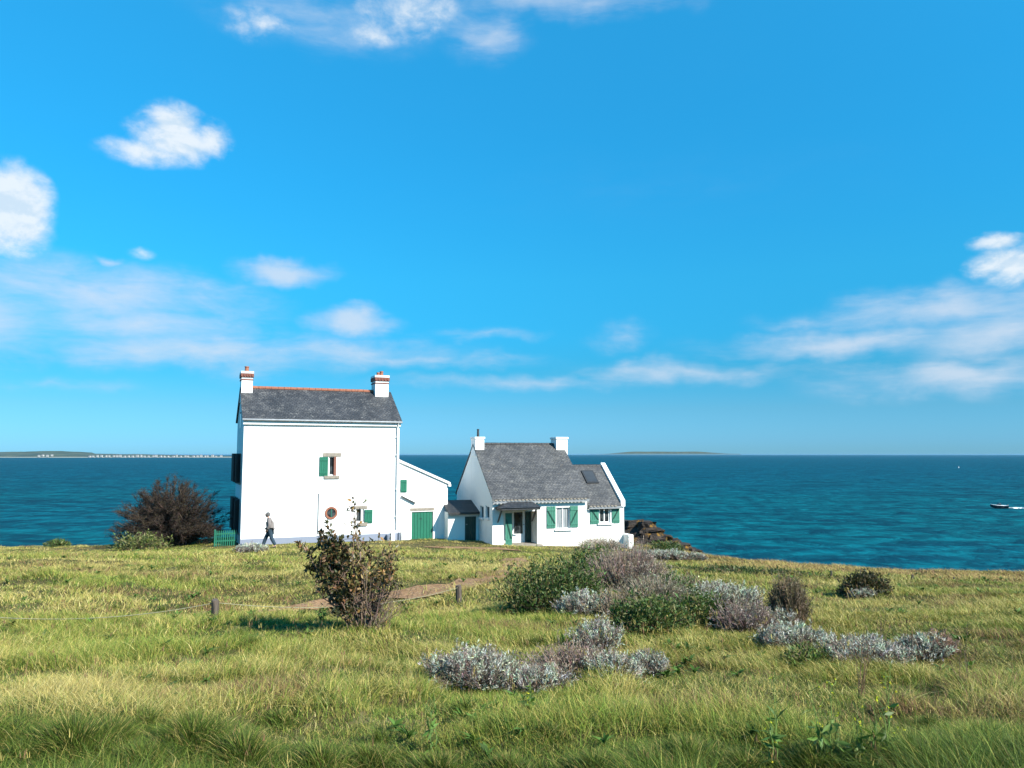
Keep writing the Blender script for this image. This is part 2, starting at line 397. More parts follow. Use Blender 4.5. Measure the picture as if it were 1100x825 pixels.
path_strip('path', [pw(275, 660, .1), pw(310, 655, .25), pw(345, 650, .36), pw(400, 643, .42), pw(450, 637, .5), pw(500, 630, .5), pw(528, 622, .44), pw(546, 612, .4), pw(556, 603, .5), pw(562, 598, .1)], M['sand'], 'worn sandy footpath curving past the leafy bush')
path_strip('yard', [pw(455, 588, .1), pw(475, 588.5, .4), pw(500, 589, .5), pw(530, 590, .5), pw(548, 591, .3), pw(560, 592, .1)], M['sand'], 'bare sandy yard before the garage door', .035)

# ---- sea
def sea_mat():
    m, t, o = new_mat('sea_water'); v = objco(t)
    w1 = t.noise(t.mapping(v, (.10, .15, 1)), 1, 6, .62, .5); w2 = t.noise(t.mapping(v, (.33, .26, 1)), 1, 5, .65, .6)
    big = t.noise(t.mapping(v, (.003, .010, 1)), 1, 4, .6); mid = t.noise(t.mapping(v, (.022, .045, 1)), 1, 5, .6, .6)
    s = t.add('ShaderNodeSeparateXYZ'); t.l.new(v, s.inputs[0])
    near = t.ss(s.outputs[1], 80, 600)
    c = t.mix(near, (.001, .092, .113), (.001, .069, .117))
    c = t.mix(t.ss(big, .35, .65, 0, .5), c, (.001, .082, .128))
    c = t.mix(t.ss(mid, .46, .66, 0, .7), c, (.0008, .034, .056))  # shading of wave slopes and troughs put into the water colour, next lines too
    c = t.mix(t.ss(w1, .46, .62, 0, .75), c, (0.0008, 0.026, 0.046))
    c = t.mix(t.math('MULTIPLY', t.ss(w1, .47, .35), .6), c, (.002, .125, .155))
    c = t.mix(t.ss(w2, .44, .60, 0, .55), c, (.0008, .028, .05)); c = t.mix(t.math('MULTIPLY', t.ss(w2, .46, .36), .45), c, (.002, .13, .17))
    caps = t.math('MULTIPLY', t.ss(w2, .73, .79), t.ss(w1, .58, .66))
    c = t.mix(t.math('MULTIPLY', caps, .8), c, (.5, .6, .62))
    h = t.math('ADD', t.math('MULTIPLY', w1, 2.2), t.math('MULTIPLY', w2, .6))
    bp = t.add('ShaderNodeBump'); bp.inputs['Strength'].default_value = 1; bp.inputs['Distance'].default_value = .75; t.put(bp.inputs['Height'], h)
    df = t.add('ShaderNodeBsdfDiffuse'); t.put(df.inputs[0], c); t.l.new(bp.outputs[0], df.inputs['Normal'])
    gl_ = t.add('ShaderNodeBsdfGlossy'); gl_.inputs['Roughness'].default_value = .3; t.l.new(bp.outputs[0], gl_.inputs['Normal'])
    mx = t.add('ShaderNodeMixShader'); mx.inputs[0].default_value = .045; t.l.new(df.outputs[0], mx.inputs[1]); t.l.new(gl_.outputs[0], mx.inputs[2]); t.l.new(mx.outputs[0], o.inputs[0])
    return m
M['sea'] = sea_mat()
rr = np.geomspace(38, 30000, 90); aa = np.radians(np.linspace(-78, 78, 80))
V = np.stack([np.outer(rr, np.sin(aa)), np.outer(rr, np.cos(aa)), np.full((90, 80), SEA)], -1).reshape(-1, 3)
i = (np.arange(89)[:, None] * 80 + np.arange(79)[None, :]).ravel()
sea = np_mesh('sea', V, [np.stack([i, i + 80, i + 81, i + 1], 1)], M['sea'], smooth=True); tag(sea, 'teal blue sea reaching the horizon', 'sea', kind='structure')

# ---- far coast and island
def hill(name, pxs, tops, Y, depth, mat, label):
    V = []; n = len(pxs); Yd = [0, .12, .3, .6, 1.0]
    hs = [0, .55, 1, .9, 0]
    for k, px in enumerate(pxs):
        x = (px - 550) / F * Y
        hgt = max(.3, (491.2 - tops[k]) / F * Y)
        for yd, hf in zip(Yd, hs):
            V.append((x * (1 + yd * depth / Y), Y + yd * depth, SEA - 1 + (hgt + 1) * hf if hf else SEA - 1))
    i = (np.arange(n - 1)[:, None] * 5 + np.arange(4)[None, :]).ravel()
    o = np_mesh(name, np.array(V), [np.stack([i, i + 5, i + 6, i + 1], 1)], mat, smooth=True)
    tag(o, label, 'coast', kind='structure'); return o
def coast_mat(name, a, b, sand=None):
    m, t, o = new_mat(name); v = objco(t)
    c = t.mix(t.ss(t.noise(t.mapping(v, (.012, .012, .03)), 1, 6, .7), .38, .62), a, b)
    if sand:
        s = t.add('ShaderNodeSeparateXYZ'); t.l.new(v, s.inputs[0])
        c = t.mix(t.ss(s.outputs[2], SEA + 1.6, SEA + 3.5), sand, c)
    pbr(t, o, c, .95, None); return m
cp = np.arange(-160, 262, 4.0)
ct = 486.3 - 2.3 * np.exp(-((cp - 60) / 42.) ** 2) - 1.2 * np.exp(-((cp + 20) / 50.) ** 2) + 1.3 * (cp > 100) + 1.1 * sstep(140, 262, cp) * 2.0 + .9 * (fbm(cp * .09, cp * 0, 4) - .5)
hill('hills', cp, ct, 3300, 900, coast_mat('wooded_far_coast', (.018, .036, .018), (.055, .07, .036), (.28, .26, .20)), 'low wooded far coast on the left horizon')
ip = np.arange(640, 800, 4.0)
it = 489.6 - 3.2 * sstep(640, 690, ip) * (1 - .75 * sstep(752, 798, ip)) - .5 * (fbm(ip * .07, ip * 0, 8) - .5)
def isl(Y):
    V = []; n = len(ip)
    for k, px in enumerate(ip):
        x = (px - 550) / F * Y; top = SEA + max(2, (489.9 - it[k]) / F * Y)
        for yy, z in ((Y, SEA - 2), (Y + 200, top * .8 - 2), (Y + 900, top), (Y + 2400, SEA - 2)): V.append((x, yy, z))
    i = (np.arange(n - 1)[:, None] * 4 + np.arange(3)[None, :]).ravel()
    o = np_mesh('island', np.array(V), [np.stack([i, i + 4, i + 5, i + 1], 1)], M['isle'], smooth=True)
    tag(o, 'flat faint island far out on the horizon', 'island', kind='structure')
M['isle'] = coast_mat('far_island_scrub', (.03, .05, .03), (.07, .085, .05))
isl(21000)

# ------------------------------------------------------------------ building helpers
def frame_of(px, py_, Y, deg):
    d = ray(px, py_); A = Vector((d[0] / d[1] * Y, Y, d[2] / d[1] * Y)); a = math.radians(deg)
    return A, a
class Bld:
    def __init__(s, name, A, ang, label, cat='house'):
        s.A = A; s.a = ang; s.u = Vector((math.cos(ang), math.sin(ang), 0)); s.v = Vector((-math.sin(ang), math.cos(ang), 0))
        s.root = empty(name, A, ang, label, cat)
    def loc(s, px, py, v=0.0):
        """local (u, z) of the photo point lying on the plane v of this building"""
        d = Vector(ray(px, py)); t = (s.A + s.v * v).dot(s.v) / d.dot(s.v); p = d * t - s.A
        return p.dot(s.u), p.z
    def locg(s, px, py, u=0.0):
        d = Vector(ray(px, py)); t = (s.A + s.u * u).dot(s.u) / d.dot(s.u); p = d * t - s.A
        return p.dot(s.v), p.z
    def rect(s, x0, y0, x1, y1, v=0.0):
        a = s.loc(x0, y1, v); b = s.loc(x1, y0, v); return a[0], b[0], a[1], b[1]
def face_holes(mb, u0, u1, z0, z1, holes, fn, depth):
    """wall face in the u-z plane with rectangular openings and reveals; fn(u, z, d) -> point"""
    us = sorted({u0, u1, *[h[0] for h in holes], *[h[1] for h in holes]}); zs = sorted({z0, z1, *[h[2] for h in holes], *[h[3] for h in holes]})
    for i in range(len(us) - 1):
        for j in range(len(zs) - 1):
            cu, cz = (us[i] + us[i + 1]) / 2, (zs[j] + zs[j + 1]) / 2
            if any(h[0] < cu < h[1] and h[2] < cz < h[3] for h in holes): continue
            mb.poly([fn(us[i], zs[j], 0), fn(us[i + 1], zs[j], 0), fn(us[i + 1], zs[j + 1], 0), fn(us[i], zs[j + 1], 0)])
    for (a, b, c, d_, *dd) in holes:
        dp = dd[0] if dd else depth
        q = [(a, c), (b, c), (b, d_), (a, d_)]
        for k in range(4):
            p, r_ = q[k], q[(k + 1) % 4]
            mb.poly([fn(*p, 0), fn(*r_, 0), fn(*r_, dp), fn(*p, dp)])
        mb.poly([fn(a, c, dp), fn(b, c, dp), fn(b, d_, dp), fn(a, d_, dp)])
def front(u, z, d): return (u, d, z)
def shutter(parent, mat, u0, u1, z0, z1, v=-.05, brace=None, th=.035):
    o = MB(); n = max(2, int(round((u1 - u0) / .13))); wd = (u1 - u0) / n
    for k in range(n): o.box(u0 + k * wd + .004, u0 + (k + 1) * wd - .004, v, v + th, z0, z1)
    sh = o.build('shutter', mat, parent, .004)
    h = z1 - z0
    for f in (.16, .84): box('batten', mat, sh, u0 + .02, u1 - .02, v - .024, v - .002, z0 + h * f - .045, z0 + h * f + .045)
    b = MB()
    if brace:
        a, c = (u0 + .05, u1 - .05) if brace > 0 else (u1 - .05, u0 + .05)
        za, zc = z0 + h * .2, z0 + h * .8
        b.hexa([(a - .04, v - .02, za), (a + .04, v - .02, za), (a + .04, v - .003, za), (a - .04, v - .003, za), (c - .04, v - .02, zc), (c + .04, v - .02, zc), (c + .04, v - .003, zc), (c - .04, v - .003, zc)])
        b.build('brace', M['green_dark'], sh)
    return sh
def window(root, u0, u1, z0, z1, depth, glass, frame=None, bars=1, fr=.055):
    w_ = box('window', glass, root, u0 + .01, u1 - .01, depth - .03, depth - .015, z0 + .01, z1 - .01)
    f = MB(); y0, y1 = depth - .075, depth - .032
    f.box(u0 + .004, u0 + fr, y0, y1, z0 + .004, z1 - .004); f.box(u1 - fr, u1 - .004, y0, y1, z0 + .004, z1 - .004)
    f.box(u0 + fr, u1 - fr, y0, y1, z0 + .004, z0 + fr); f.box(u0 + fr, u1 - fr, y0, y1, z1 - fr, z1 - .004)
    for k in range(bars):
        c = u0 + (u1 - u0) * (k + 1) / (bars + 1); f.box(c - .03, c + .03, y0 - .003, y1, z0 + fr, z1 - fr)
    f.build('frame', frame or M['frame_w'], w_, .004)
    return w_
def gable_roof(root, mat, u0, u1, v0, v1, ze, zr, th=.10, over=.15, name='roof', side=.0):
    vm = (v0 + v1) / 2; sl_ = (zr - ze) / (vm - v0)
    a0 = (v0 - over, ze - over * sl_ + .02); r = (vm, zr + .02); a1 = (v1 + over, ze - over * sl_ + .02)
    mb = MB()
    for (p, q) in ((a0, r), (r, a1)):
        mb.hexa([(u0 - side, p[0], p[1]), (u1 + side, p[0], p[1]), (u1 + side, q[0], q[1]), (u0 - side, q[0], q[1]),
                 (u0 - side, p[0], p[1] + th), (u1 + side, p[0], p[1] + th), (u1 + side, q[0], q[1] + th), (u0 - side, q[0], q[1] + th)])
    return mb.build(name, mat, root)
def ridge(roof, mat, u0, u1, vm, z, r=.11, step=.33):
    mb = MB(); n = int((u1 - u0) / step)
    for k in range(n):
        a = u0 + (u1 - u0) * k / n; b = u0 + (u1 - u0) * (k + 1) / n
        mb.tube((a, vm, z), (b - .012, vm, z + .004 * (k % 3)), r, r * .92, 10)
    return mb.build('ridge_tiles', mat, roof)

# ================================================================== tall house
A1, ang1 = frame_of(258, 586, 40.0, 23.2)
H1 = Bld('tall_house', A1, ang1, 'tall narrow white house with dark slate roof and red ridge, a person walking past it')
r1 = H1.root
WU = H1.loc(428.3, 520)[0]; D1 = 5.0
ZE = H1.loc(261, 449)[1]; 
d = ray(340, 416.5); 
RZ = H1.loc(268, 416, D1 / 2)[1] - .12
hU = H1.rect(353, 490.5, 361.5, 511); hL = H1.rect(382, 547, 391, 561)
mb = MB()
face_holes(mb, 0, WU, -1.2, ZE, [hU, hL], front, .16)
mb.poly([(0, D1, -1.2), (WU, D1, -1.2), (WU, D1, ZE), (0, D1, ZE)])
gl = [(1.25, 2.15, .55, 2.3), (1.25, 2.15, 3.15, 4.7), (2.9, 3.8, .55, 2.3), (2.9, 3.8, 3.15, 4.7), (2.25, 2.75, ZE - .45, ZE + .35)]
def gface(uu):
    for (a, b) in ((0, 1), (1, 2)): pass
face_holes(mb, 0, D1, -1.2, ZE - .55, gl[:4], lambda v, z, dd: (dd, v, z), .14)
mb.poly([(0, 0, ZE - .55), (0, D1, ZE - .55), (0, D1, ZE), (0, D1 / 2, RZ), (0, 0, ZE)])
mb.poly([(WU, 0, -1.2), (WU, D1, -1.2), (WU, D1, ZE), (WU, D1 / 2, RZ), (WU, 0, ZE)])
mb.build('wall', M['wall'], r1)
zp = H1.loc(258, 578.4)[1]; zp2 = H1.loc(428, 573.3)[1]
MB().box(-.012, WU + .012, -.014, .3, -1.2, (zp + zp2) / 2).build('plinth', M['plinth'], r1)
rf = gable_roof(r1, M['slate_new'], 0, WU, 0, D1, ZE, RZ, .09, .16, side=.10)
ridge(rf, M['terracotta'], .55, WU - .5, D1 / 2, RZ + .10, .11)
# white eaves board with zinc gutter above
sl1 = (RZ - ZE) / (D1 / 2)
box('eaves_board', M['trim'], r1, -.05, WU + .05, -.13, -.004, ZE - .33, ZE - .10, .01)
MB().tube((-.1, -.235, ZE - .08), (WU + .1, -.235, ZE - .10), .055, None, 10).build('gutter', M['grey_metal'], r1)
uc = H1.loc(425.2, 520)[0]
dp = MB(); dp.tube((uc + .05, -.07, ZE - .33), (uc + .05, -.07, .55), .045, None, 10)
for z in (1.2, 2.7, 4.6, 5.6): dp.box(uc - .02, uc + .12, -.12, -.003, z, z + .04)
dp.tube((uc + .05, -.235, ZE - .12), (uc + .05, -.07, ZE - .36), .042, None, 10)
dp.build('downpipe', M['trim'], r1)
def chimney(root, u0, u1, v0, v1, z0, z1, pots, brick=True, cap=True):
    c = MB().box(u0, u1, v0, v1, z0, z1).build('chimney', M['wall'], root, .015)
    h = z1 - z0
    if brick:
        b = MB().box(u0 - .03, u1 + .03, v0 - .03, v1 + .03, z1 - .42, z1 - .36).box(u0 - .05, u1 + .05, v0 - .05, v1 + .05, z1 - .26, z1 - .06)
        # projecting headers in the brick band
        n = 5
        for k in range(n):
            a = u0 - .05 + (u1 - u0 + .1) * (k + .1) / n; b.box(a, a + .08, v0 - .085, v0 - .05, z1 - .22, z1 - .10)
        b.build('brick_band', M['brick'], c)
    MB().box(u0 - .045, u1 + .045, v0 - .045, v1 + .045, z1 - .055, z1 + .07).build('chimney_cap', M['trim'], c, .015)
    for (pu, ph, pr, mt) in pots:
        p = MB(); zc = z1 + .07; vm = (v0 + v1) / 2
        p.tube((pu, vm, zc), (pu, vm, zc + ph), pr, pr * .82, 14); p.tube((pu, vm, zc + ph), (pu, vm, zc + ph + .05), pr * 1.02, pr * 1.02, 14)
        p.build('chimney_pot', mt, c)
    return c
cu0 = H1.loc(257.2, 415, D1 / 2 - .55)[0]; cu1 = H1.loc(271.5, 415, D1 / 2 - .55)[0]
ct1 = H1.loc(264, 400, D1 / 2 - .5)[1]
chimney(r1, max(cu0, -.06), cu1, D1 / 2 - .5, D1 / 2 + .5, RZ - .75, ct1, [((max(cu0, 0) + cu1) / 2 - .03, .26, .12, M['terracotta'])])
cv0 = H1.loc(403.2, 415, D1 / 2 - .5)[0]; cv1 = H1.loc(417.4, 415, D1 / 2 - .5)[0]; ct2 = H1.loc(410, 404.5, D1 / 2 - .5)[1]
chimney(r1, cv0, cv1, D1 / 2 - .5, D1 / 2 + .5, RZ - .75, ct2, [((cv0 + cv1) / 2 - .12, .16, .10, M['terracotta']), ((cv0 + cv1) / 2 + .08, .24, .11, M['terracotta'])])
# street-side windows
def stone_win(h, shut_side, lint, sill, frame):
    w_ = window(r1, h[0], h[1], h[2], h[3], .15, M['glass'], frame, 0)
    a = H1.rect(*lint); box('lintel', M['stone'], w_, a[0], a[1], -.025, .05, a[2], a[3], .01)
    a = H1.rect(*sill); box('sill', M['stone'], w_, a[0], a[1], -.07, .05, a[2], a[3], .01)
    return w_
wU = stone_win(hU, -1, (347, 486.5, 366.5, 490.6), (348, 511, 364.5, 514.3), M['frame_w'])
a = H1.rect(342.8, 490.8, 352.6, 511.3); shutter(wU, M['green'], *a)
box('jamb', M['frame_b'], wU, hU[1] - .13, hU[1] - .006, -.012, .08, hU[2] + .01, hU[3] - .01)
wL = stone_win(hL, 1, (379.5, 543.2, 394.5, 547.1), (384, 561.2, 394.5, 565.2), M['frame_w'])
a = H1.rect(391.2, 547.3, 400.2, 562); shutter(wL, M['green'], *a)
box('jamb', M['frame_w'], wL, hL[1] - .16, hL[1] - .07, .0, .08, hL[2] + .01, hL[3] - .01)
rc = H1.loc(355.8, 551); rad = 6.6 / F * 41.5
rw = MB().ring(rc, rad * .70, rad, -.05, .02, 36).build('round_window', M['terracotta'], r1)
gd = MB().ring(rc, .001, rad * .7, -.012, .01, 36).build('pane', M['glass'], rw)
MB().box(rc[0] - .018, rc[0] + .018, -.03, -.013, rc[1] - rad * .68, rc[1] + rad * .68).build('glazing_bar', M['green'], rw)
# gable side windows with dark shutters standing open
for (a, b, c, d_) in gl[:4]:
    w_ = MB().box(.10, .125, a + .01, b - .01, c + .01, d_ - .01).build('window', M['glass'], r1)
    f = MB(); f.box(.05, .095, a + .004, a + .06, c, d_); f.box(.05, .095, b - .06, b - .004, c, d_); f.box(.05, .095, (a + b) / 2 - .03, (a + b) / 2 + .03, c, d_)
    f.build('frame', M['frame_w'], w_)
    box('sill', M['stone'], w_, -.08, .05, a - .06, b + .06, c - .1, c - .002)
    for (s0, ex) in ((a, -1), (b, 1)):
        q = MB(); e = .44 * ex; th = .28
        q.hexa([(-.02, s0, c), (-.06, s0, c), (-th - .03, s0 + e, c), (-th + .01, s0 + e, c), (-.02, s0, d_), (-.06, s0, d_), (-th - .03, s0 + e, d_), (-th + .01, s0 + e, d_)])
        q.build('shutter', M['dark'], w_)
a = gl[4]; w_ = MB().box(-.02, -.004, a[0], a[1], a[2], a[3]).build('window', M['glass'], r1); MB().box(-.03, -.021, a[0] - .06, a[1] + .06, a[3], a[3] + .08).build('frame', M['dark'], w_)
# thin grey conduit and the meter boxes at the foot of the wall
pp = H1.loc(342.3, 531); MB().tube((pp[0], -.04, pp[1]), (pp[0], -.04, .45), .02, None, 8).tube((pp[0], -.04, pp[1]), (pp[0], -.01, pp[1] + .05), .03, .02, 8).build('conduit', M['grey_metal'], r1)
for (x0, y0, x1, y1, mt) in ((415.8, 574.5, 419.5, 588, 'greybox'), (420, 573, 424.4, 588, 'trim')):
    a = H1.rect(x0, y0, x1, y1, -.3); b = box('meter_box', M[mt], r1, a[0], a[1], -.3, -.016, a[2], a[3], .01)
    MB().box(a[0] + .03, a[1] - .03, -.31, -.302, a[2] + .3, a[3] - .05).build('box_door', M[mt], b)

# ================================================================== garage annex
AG = A1 + H1.u * WU + H1.v * .35
G = Bld('garage', AG, ang1, 'white lean-to garage with a plain green door beside the tall house', 'garage'); rg = G.root
GU = G.loc(480.6, 560)[0]; gt0 = G.loc(429.5, 495.5)[1]; gt1 = G.loc(481, 519.5)[1]; GD = 4.0; u0g = -.06
gd_ = G.rect(441.8, 549.3, 465.3, 590); gd_ = (gd_[0], gd_[1], -.3, gd_[3])
gs = G.rect(429.2, 515.2, 437, 528.8)
mb = MB(); zt = gt1
face_holes(mb, u0g + .062, GU, -1.2, gd_[3] + .25, [gd_], front, .14)
mb.poly([(u0g + .062, 0, gd_[3] + .25), (GU, 0, gd_[3] + .25), (GU, 0, gt1), (u0g + .062, 0, gt0)])
mb.poly([(GU, 0, -1.2), (GU, GD, -1.2), (GU, GD, gt1), (GU, 0, gt1)])
mb.poly([(.002, GD, -1.2), (GU, GD, -1.2), (GU, GD, gt1), (.002, GD, gt0)])
mb.build('wall', M['wall'], rg)
q = MB(); o_ = .14; s_ = (gt1 - gt0) / GU
q.hexa([(.004, -.10, gt0), (GU + o_, -.10, gt1 + s_ * o_), (GU + o_, GD + .1, gt1 + s_ * o_), (.004, GD + .1, gt0), (.004, -.10, gt0 + .14), (GU + o_, -.10, gt1 + s_ * o_ + .14), (GU + o_, GD + .1, gt1 + s_ * o_ + .14), (.004, GD + .1, gt0 + .14)])
q.build('roof', M['trim'], rg)
MB().box(GU + .02, GU + .17, -.12, GD, gt1 - .16, gt1 - .03).build('gutter', M['trim'], rg)
q = MB(); n = 7
for k in range(n):
    wdt = (gd_[1] - gd_[0]) / n; q.box(gd_[0] + k * wdt + .006, gd_[0] + (k + 1) * wdt - .006, .06, .10, gd_[2], gd_[3] - .01)
gdo = q.build('garage_door', M['green'], rg, .004); MB().box(gd_[0] + .5, gd_[0] + .62, .02, .058, 1.0, 1.04).build('handle', M['dark'], gdo)
a = G.rect(440.5, 545.2, 466.5, 549.1); box('lintel', M['stone'], rg, a[0], a[1], -.02, .05, a[2], a[3], .01)
shutter(rg, M['green'], gs[0] + .04, gs[1], gs[2], gs[3])
l0 = G.loc(431, 533); l1 = G.loc(446, 540.5)
MB().hexa([(max(l0[0], .02), -.16, l0[1]), (l1[0], -.16, l1[1]), (l1[0], -.004, l1[1]), (max(l0[0], .02), -.004, l0[1]), (max(l0[0], .02), -.16, l0[1] + .03), (l1[0], -.16, l1[1] + .03), (l1[0], -.004, l1[1] + .03), (max(l0[0], .02), -.004, l0[1] + .03)]).build('drip_ledge', M['dark'], rg)
a = G.rect(426.8, 572, 430.3, 588, -.45); a2 = G.rect(431, 571, 439.8, 588, -.25)
b = box('meter_box', M['greybox'], rg, max(a[0], .01), a[1], -.45, -.06, a[2], a[3], .01)
b = box('meter_box', M['trim'], rg, a2[0], a2[1], -.25, -.004, a2[2], a2[3], .01); MB().box(a2[0] + .03, a2[1] - .03, -.26, -.252, (a2[2] + a2[3]) / 2 + .02, a2[3] - .03).build('box_door', M['trim'], b)

# ================================================================== low cottage
A2, ang2 = frame_of(529, 587, 42.0, 19.4)
K = Bld('low_cottage', A2, ang2, 'low white cottage with steep grey slate roof, slate porch and pale green shutters'); rk = K.root
KD = 7.3; KW = K.loc(630.8, 560)[0]; ZK = K.loc(529.5, 535.5)[1]; RK = K.loc(540, 477.2, KD / 2)[1] - .10
EU = K.loc(671.3, 565)[0]; ED = 5.0; ZX = K.loc(655, 541.5)[1]; RX = K.loc(640, 500, ED / 2)[1] - .10
hd = K.rect(541, 549, 577, 592); hd = (hd[0], hd[1], -.02, hd[3], 1.05)
hw = K.rect(597.5, 545, 612, 568.5); hx = K.rect(644.5, 543, 656.5, 562.5)
mb = MB(); face_holes(mb, 0, KW, -1.2, ZK, [hd, hw], front, .17)
gw = []
for px in (517.6, 523.7):
    v_, z_ = K.locg(px, 549); gw.append((v_ - .34, v_ + .34, K.locg(px, 556)[1], K.locg(px, 543.5)[1]))
face_holes(mb, 0, KD, -1.2, ZK, gw, lambda v, z, dd: (dd, v, z), .15)
mb.poly([(0, 0, ZK), (0, KD, ZK), (0, KD / 2, RK)])
mb.poly([(KW, 0, -1.2), (KW, KD, -1.2), (KW, KD, ZK), (KW, KD / 2, RK), (KW, 0, ZK)])
mb.poly([(0, KD, -1.2), (KW, KD, -1.2), (KW, KD, ZK), (0, KD, ZK)])
mb.build('wall', M['wall_old'], rk)
rfk = gable_roof(rk, M['slate_old'], 0, KW, 0, KD, ZK, RK, .10, .18, side=.05)
ridge(rfk, M['slate_porch'], .5, KW - .45, KD / 2, RK + .10, .10, .28)
sk = (RK - ZK) / (KD / 2)
# row of pale slate clips along the eaves
q = MB()
for k in range(int(KW / .22)): q.box(.05 + k * .22, .05 + k * .22 + .13, -.30, -.25, ZK - .13, ZK - .06)
q.build('eaves_clips', M['stone'], rfk)
MB().box(-.03, KW + .03, -.262, -.215, ZK - .26, ZK - .115).build('gutter', M['grey_metal'], rk)
# cottage chimneys
def kch(x0, x1, ytop, pots, c0=None, c1=None):
    a = K.loc(x0, 478, KD / 2 - .45)[0] if c0 is None else c0; b = K.loc(x1, 478, KD / 2 - .45)[0] if c1 is None else c1
    zt = K.loc((x0 + x1) / 2, ytop, KD / 2 - .45)[1]
    return chimney(rk, a, b, KD / 2 - .45, KD / 2 + .45, RK - .6, zt - .07, pots, False)
a0 = K.loc(507, 478, KD / 2 - .45)[0]
kch(510, 520.2, 469.3, [(K.loc(513.5, 470, KD / 2)[0], .42, .075, M['dark'])], c0=-.03)
kch(597.6, 609.8, 469.5, [])
# gable windows
for (a, b, c, d_) in gw:
    w_ = MB().box(.11, .13, a + .01, b - .01, c + .01, d_ - .01).build('window', M['glass'], rk)
    f = MB(); f.box(.06, .105, a + .004, a + .06, c, d_); f.box(.06, .105, b - .06, b - .004, c, d_); f.box(.06, .105, a, b, d_ - .06, d_ - .003); f.build('frame', M['frame_w'], w_)
    box('sill', M['trim'], w_, -.1, .05, a - .08, b + .08, c - .1, c - .003, .01)
# front window and shutters
wk = window(rk, *hw, .15, M['curtain'], None, 1); box('sill', M['trim'], wk, hw[0] - .1, hw[1] + .12, -.1, .04, hw[2] - .09, hw[2] - .004, .01)
a = K.rect(587.6, 544, 597, 567.5, -.05); shutter(wk, M['green_pale'], *a, brace=-1)
a = K.rect(612.6, 543.4, 621, 566.5, -.05); shutter(wk, M['green_pale'], *a, brace=1)
# door recess: back wall at 1.05 m
hb = lambda x0, y0, x1, y1, v: K.rect(x0, y0, x1, y1, v)
a = hb(550.3, 548, 563.5, 587, .95)
dr = MB(); dr.box(a[0], a[0] + .09, .93, 1.0, 0, a[3]); dr.box(a[1] - .12, a[1], .93, 1.0, 0, a[3]); dr.box(a[0] + .09, a[1] - .12, .93, 1.0, 0, .52); dr.box(a[0] + .09, a[1] - .12, .93, 1.0, a[3] - .1, a[3])
dd_ = dr.build('door', M['frame_w'], rk, .005); MB().box(a[0] + .09, a[1] - .12, .96, .98, .52, a[3] - .1).build('pane', M['glass'], dd_); MB().box(a[1] - .09, a[1] - .03, .90, .928, 1.0, 1.05).build('handle', M['grey_metal'], dd_)
a = hb(564.3, 549, 572.3, 587, .95); sh = shutter(rk, M['green_dark'], a[0], min(a[1], hd[1] - .02), .04, a[3], .9)
a = K.rect(542.8, 551, 550, 586.2, -.05); sh = shutter(rk, M['green_pale'], a[0], a[1], a[2] + .03, a[3], -.06, brace=-1); sh['label'] = 'tall pale green door shutter with diagonal brace'
MB().box(hd[0] - .05, hd[1] + .2, -.35, .9, -.25, .045).build('doorstep', M['stone'], rk, .02)
# slate porch canopy: a small hipped roof
pe = -.95
b0 = K.loc(538.5, 548.5, pe); b1 = K.loc(580.5, 546.8, pe); t0 = K.loc(549, 537.2, -.02); t1 = K.loc(568, 536.8, -.02)
zb = b0[1]; ztp = (t0[1] + t1[1]) / 2 + .02
q = MB()
lo = [(b0[0], pe, zb), (b1[0], pe, zb), (b1[0], -.003, zb), (b0[0], -.003, zb)]; mi = [(x, y, z + .12) for x, y, z in lo]
q.hexa(lo + mi)
cn = q.build('porch_canopy', M['slate_porch'], rk)
q = MB(); x0, x1 = b0[0] - .06, b1[0] + .06; zz = zb + .124
e = [(x0, pe - .06, zz), (x1, pe - .06, zz), (x1, -.004, zz), (x0, -.004, zz)]; tp = [(t0[0], -.004, ztp), (t1[0], -.004, ztp)]
q.poly([e[0], e[1], tp[1], tp[0]]); q.poly([e[1], e[2], tp[1]]); q.poly([e[3], e[0], tp[0]]); q.poly([e[0], e[3], e[2], e[1]]); q.poly([e[2], e[3], tp[0], tp[1]])
q.build('porch_roof', M['slate_porch'], cn)
for uu in (b0[0] + .12, b1[0] - .12):
    q = MB(); q.hexa([(uu - .04, -.05, zb - .7), (uu + .04, -.05, zb - .7), (uu + .04, -.004, zb - .7), (uu - .04, -.004, zb - .7), (uu - .04, pe + .25, zb), (uu + .04, pe + .25, zb), (uu + .04, pe + .35, zb), (uu - .04, pe + .35, zb)])
    q.build('bracket', M['dark'], cn)
# --- lower extension (front plane 6 cm behind the main front)
vx = .10
mb = MB(); face_holes(mb, KW + .003, EU, -1.2, ZX, [hx], lambda u, z, d_: (u, vx + d_, z), .17)
mb.poly([(EU, vx, -1.2), (EU, ED, -1.2), (EU, ED, ZX), (EU, ED / 2, RX), (EU, vx, ZX)])
mb.poly([(KW + .003, ED, -1.2), (EU, ED, -1.2), (EU, ED, ZX), (KW + .003, ED, ZX)])
mb.build('wall', M['wall_old'], rk)
rfx = gable_roof(rk, M['slate_old'], KW + .052, EU - .25, vx, ED, ZX, RX, .09, .17)
ridge(rfx, M['slate_porch'], KW + .1, EU - .28, (vx + ED) / 2, RX + .08, .09, .28)
q = MB()
for k in range(int((EU - KW - .4) / .22)): q.box(KW + .1 + k * .22, KW + .1 + k * .22 + .13, vx - .29, vx - .24, ZX - .13, ZX - .06)
q.build('eaves_clips', M['stone'], rfx)
MB().box(KW + .06, EU - .25, vx - .25, vx - .205, ZX - .25, ZX - .115).build('gutter', M['grey_metal'], rk)
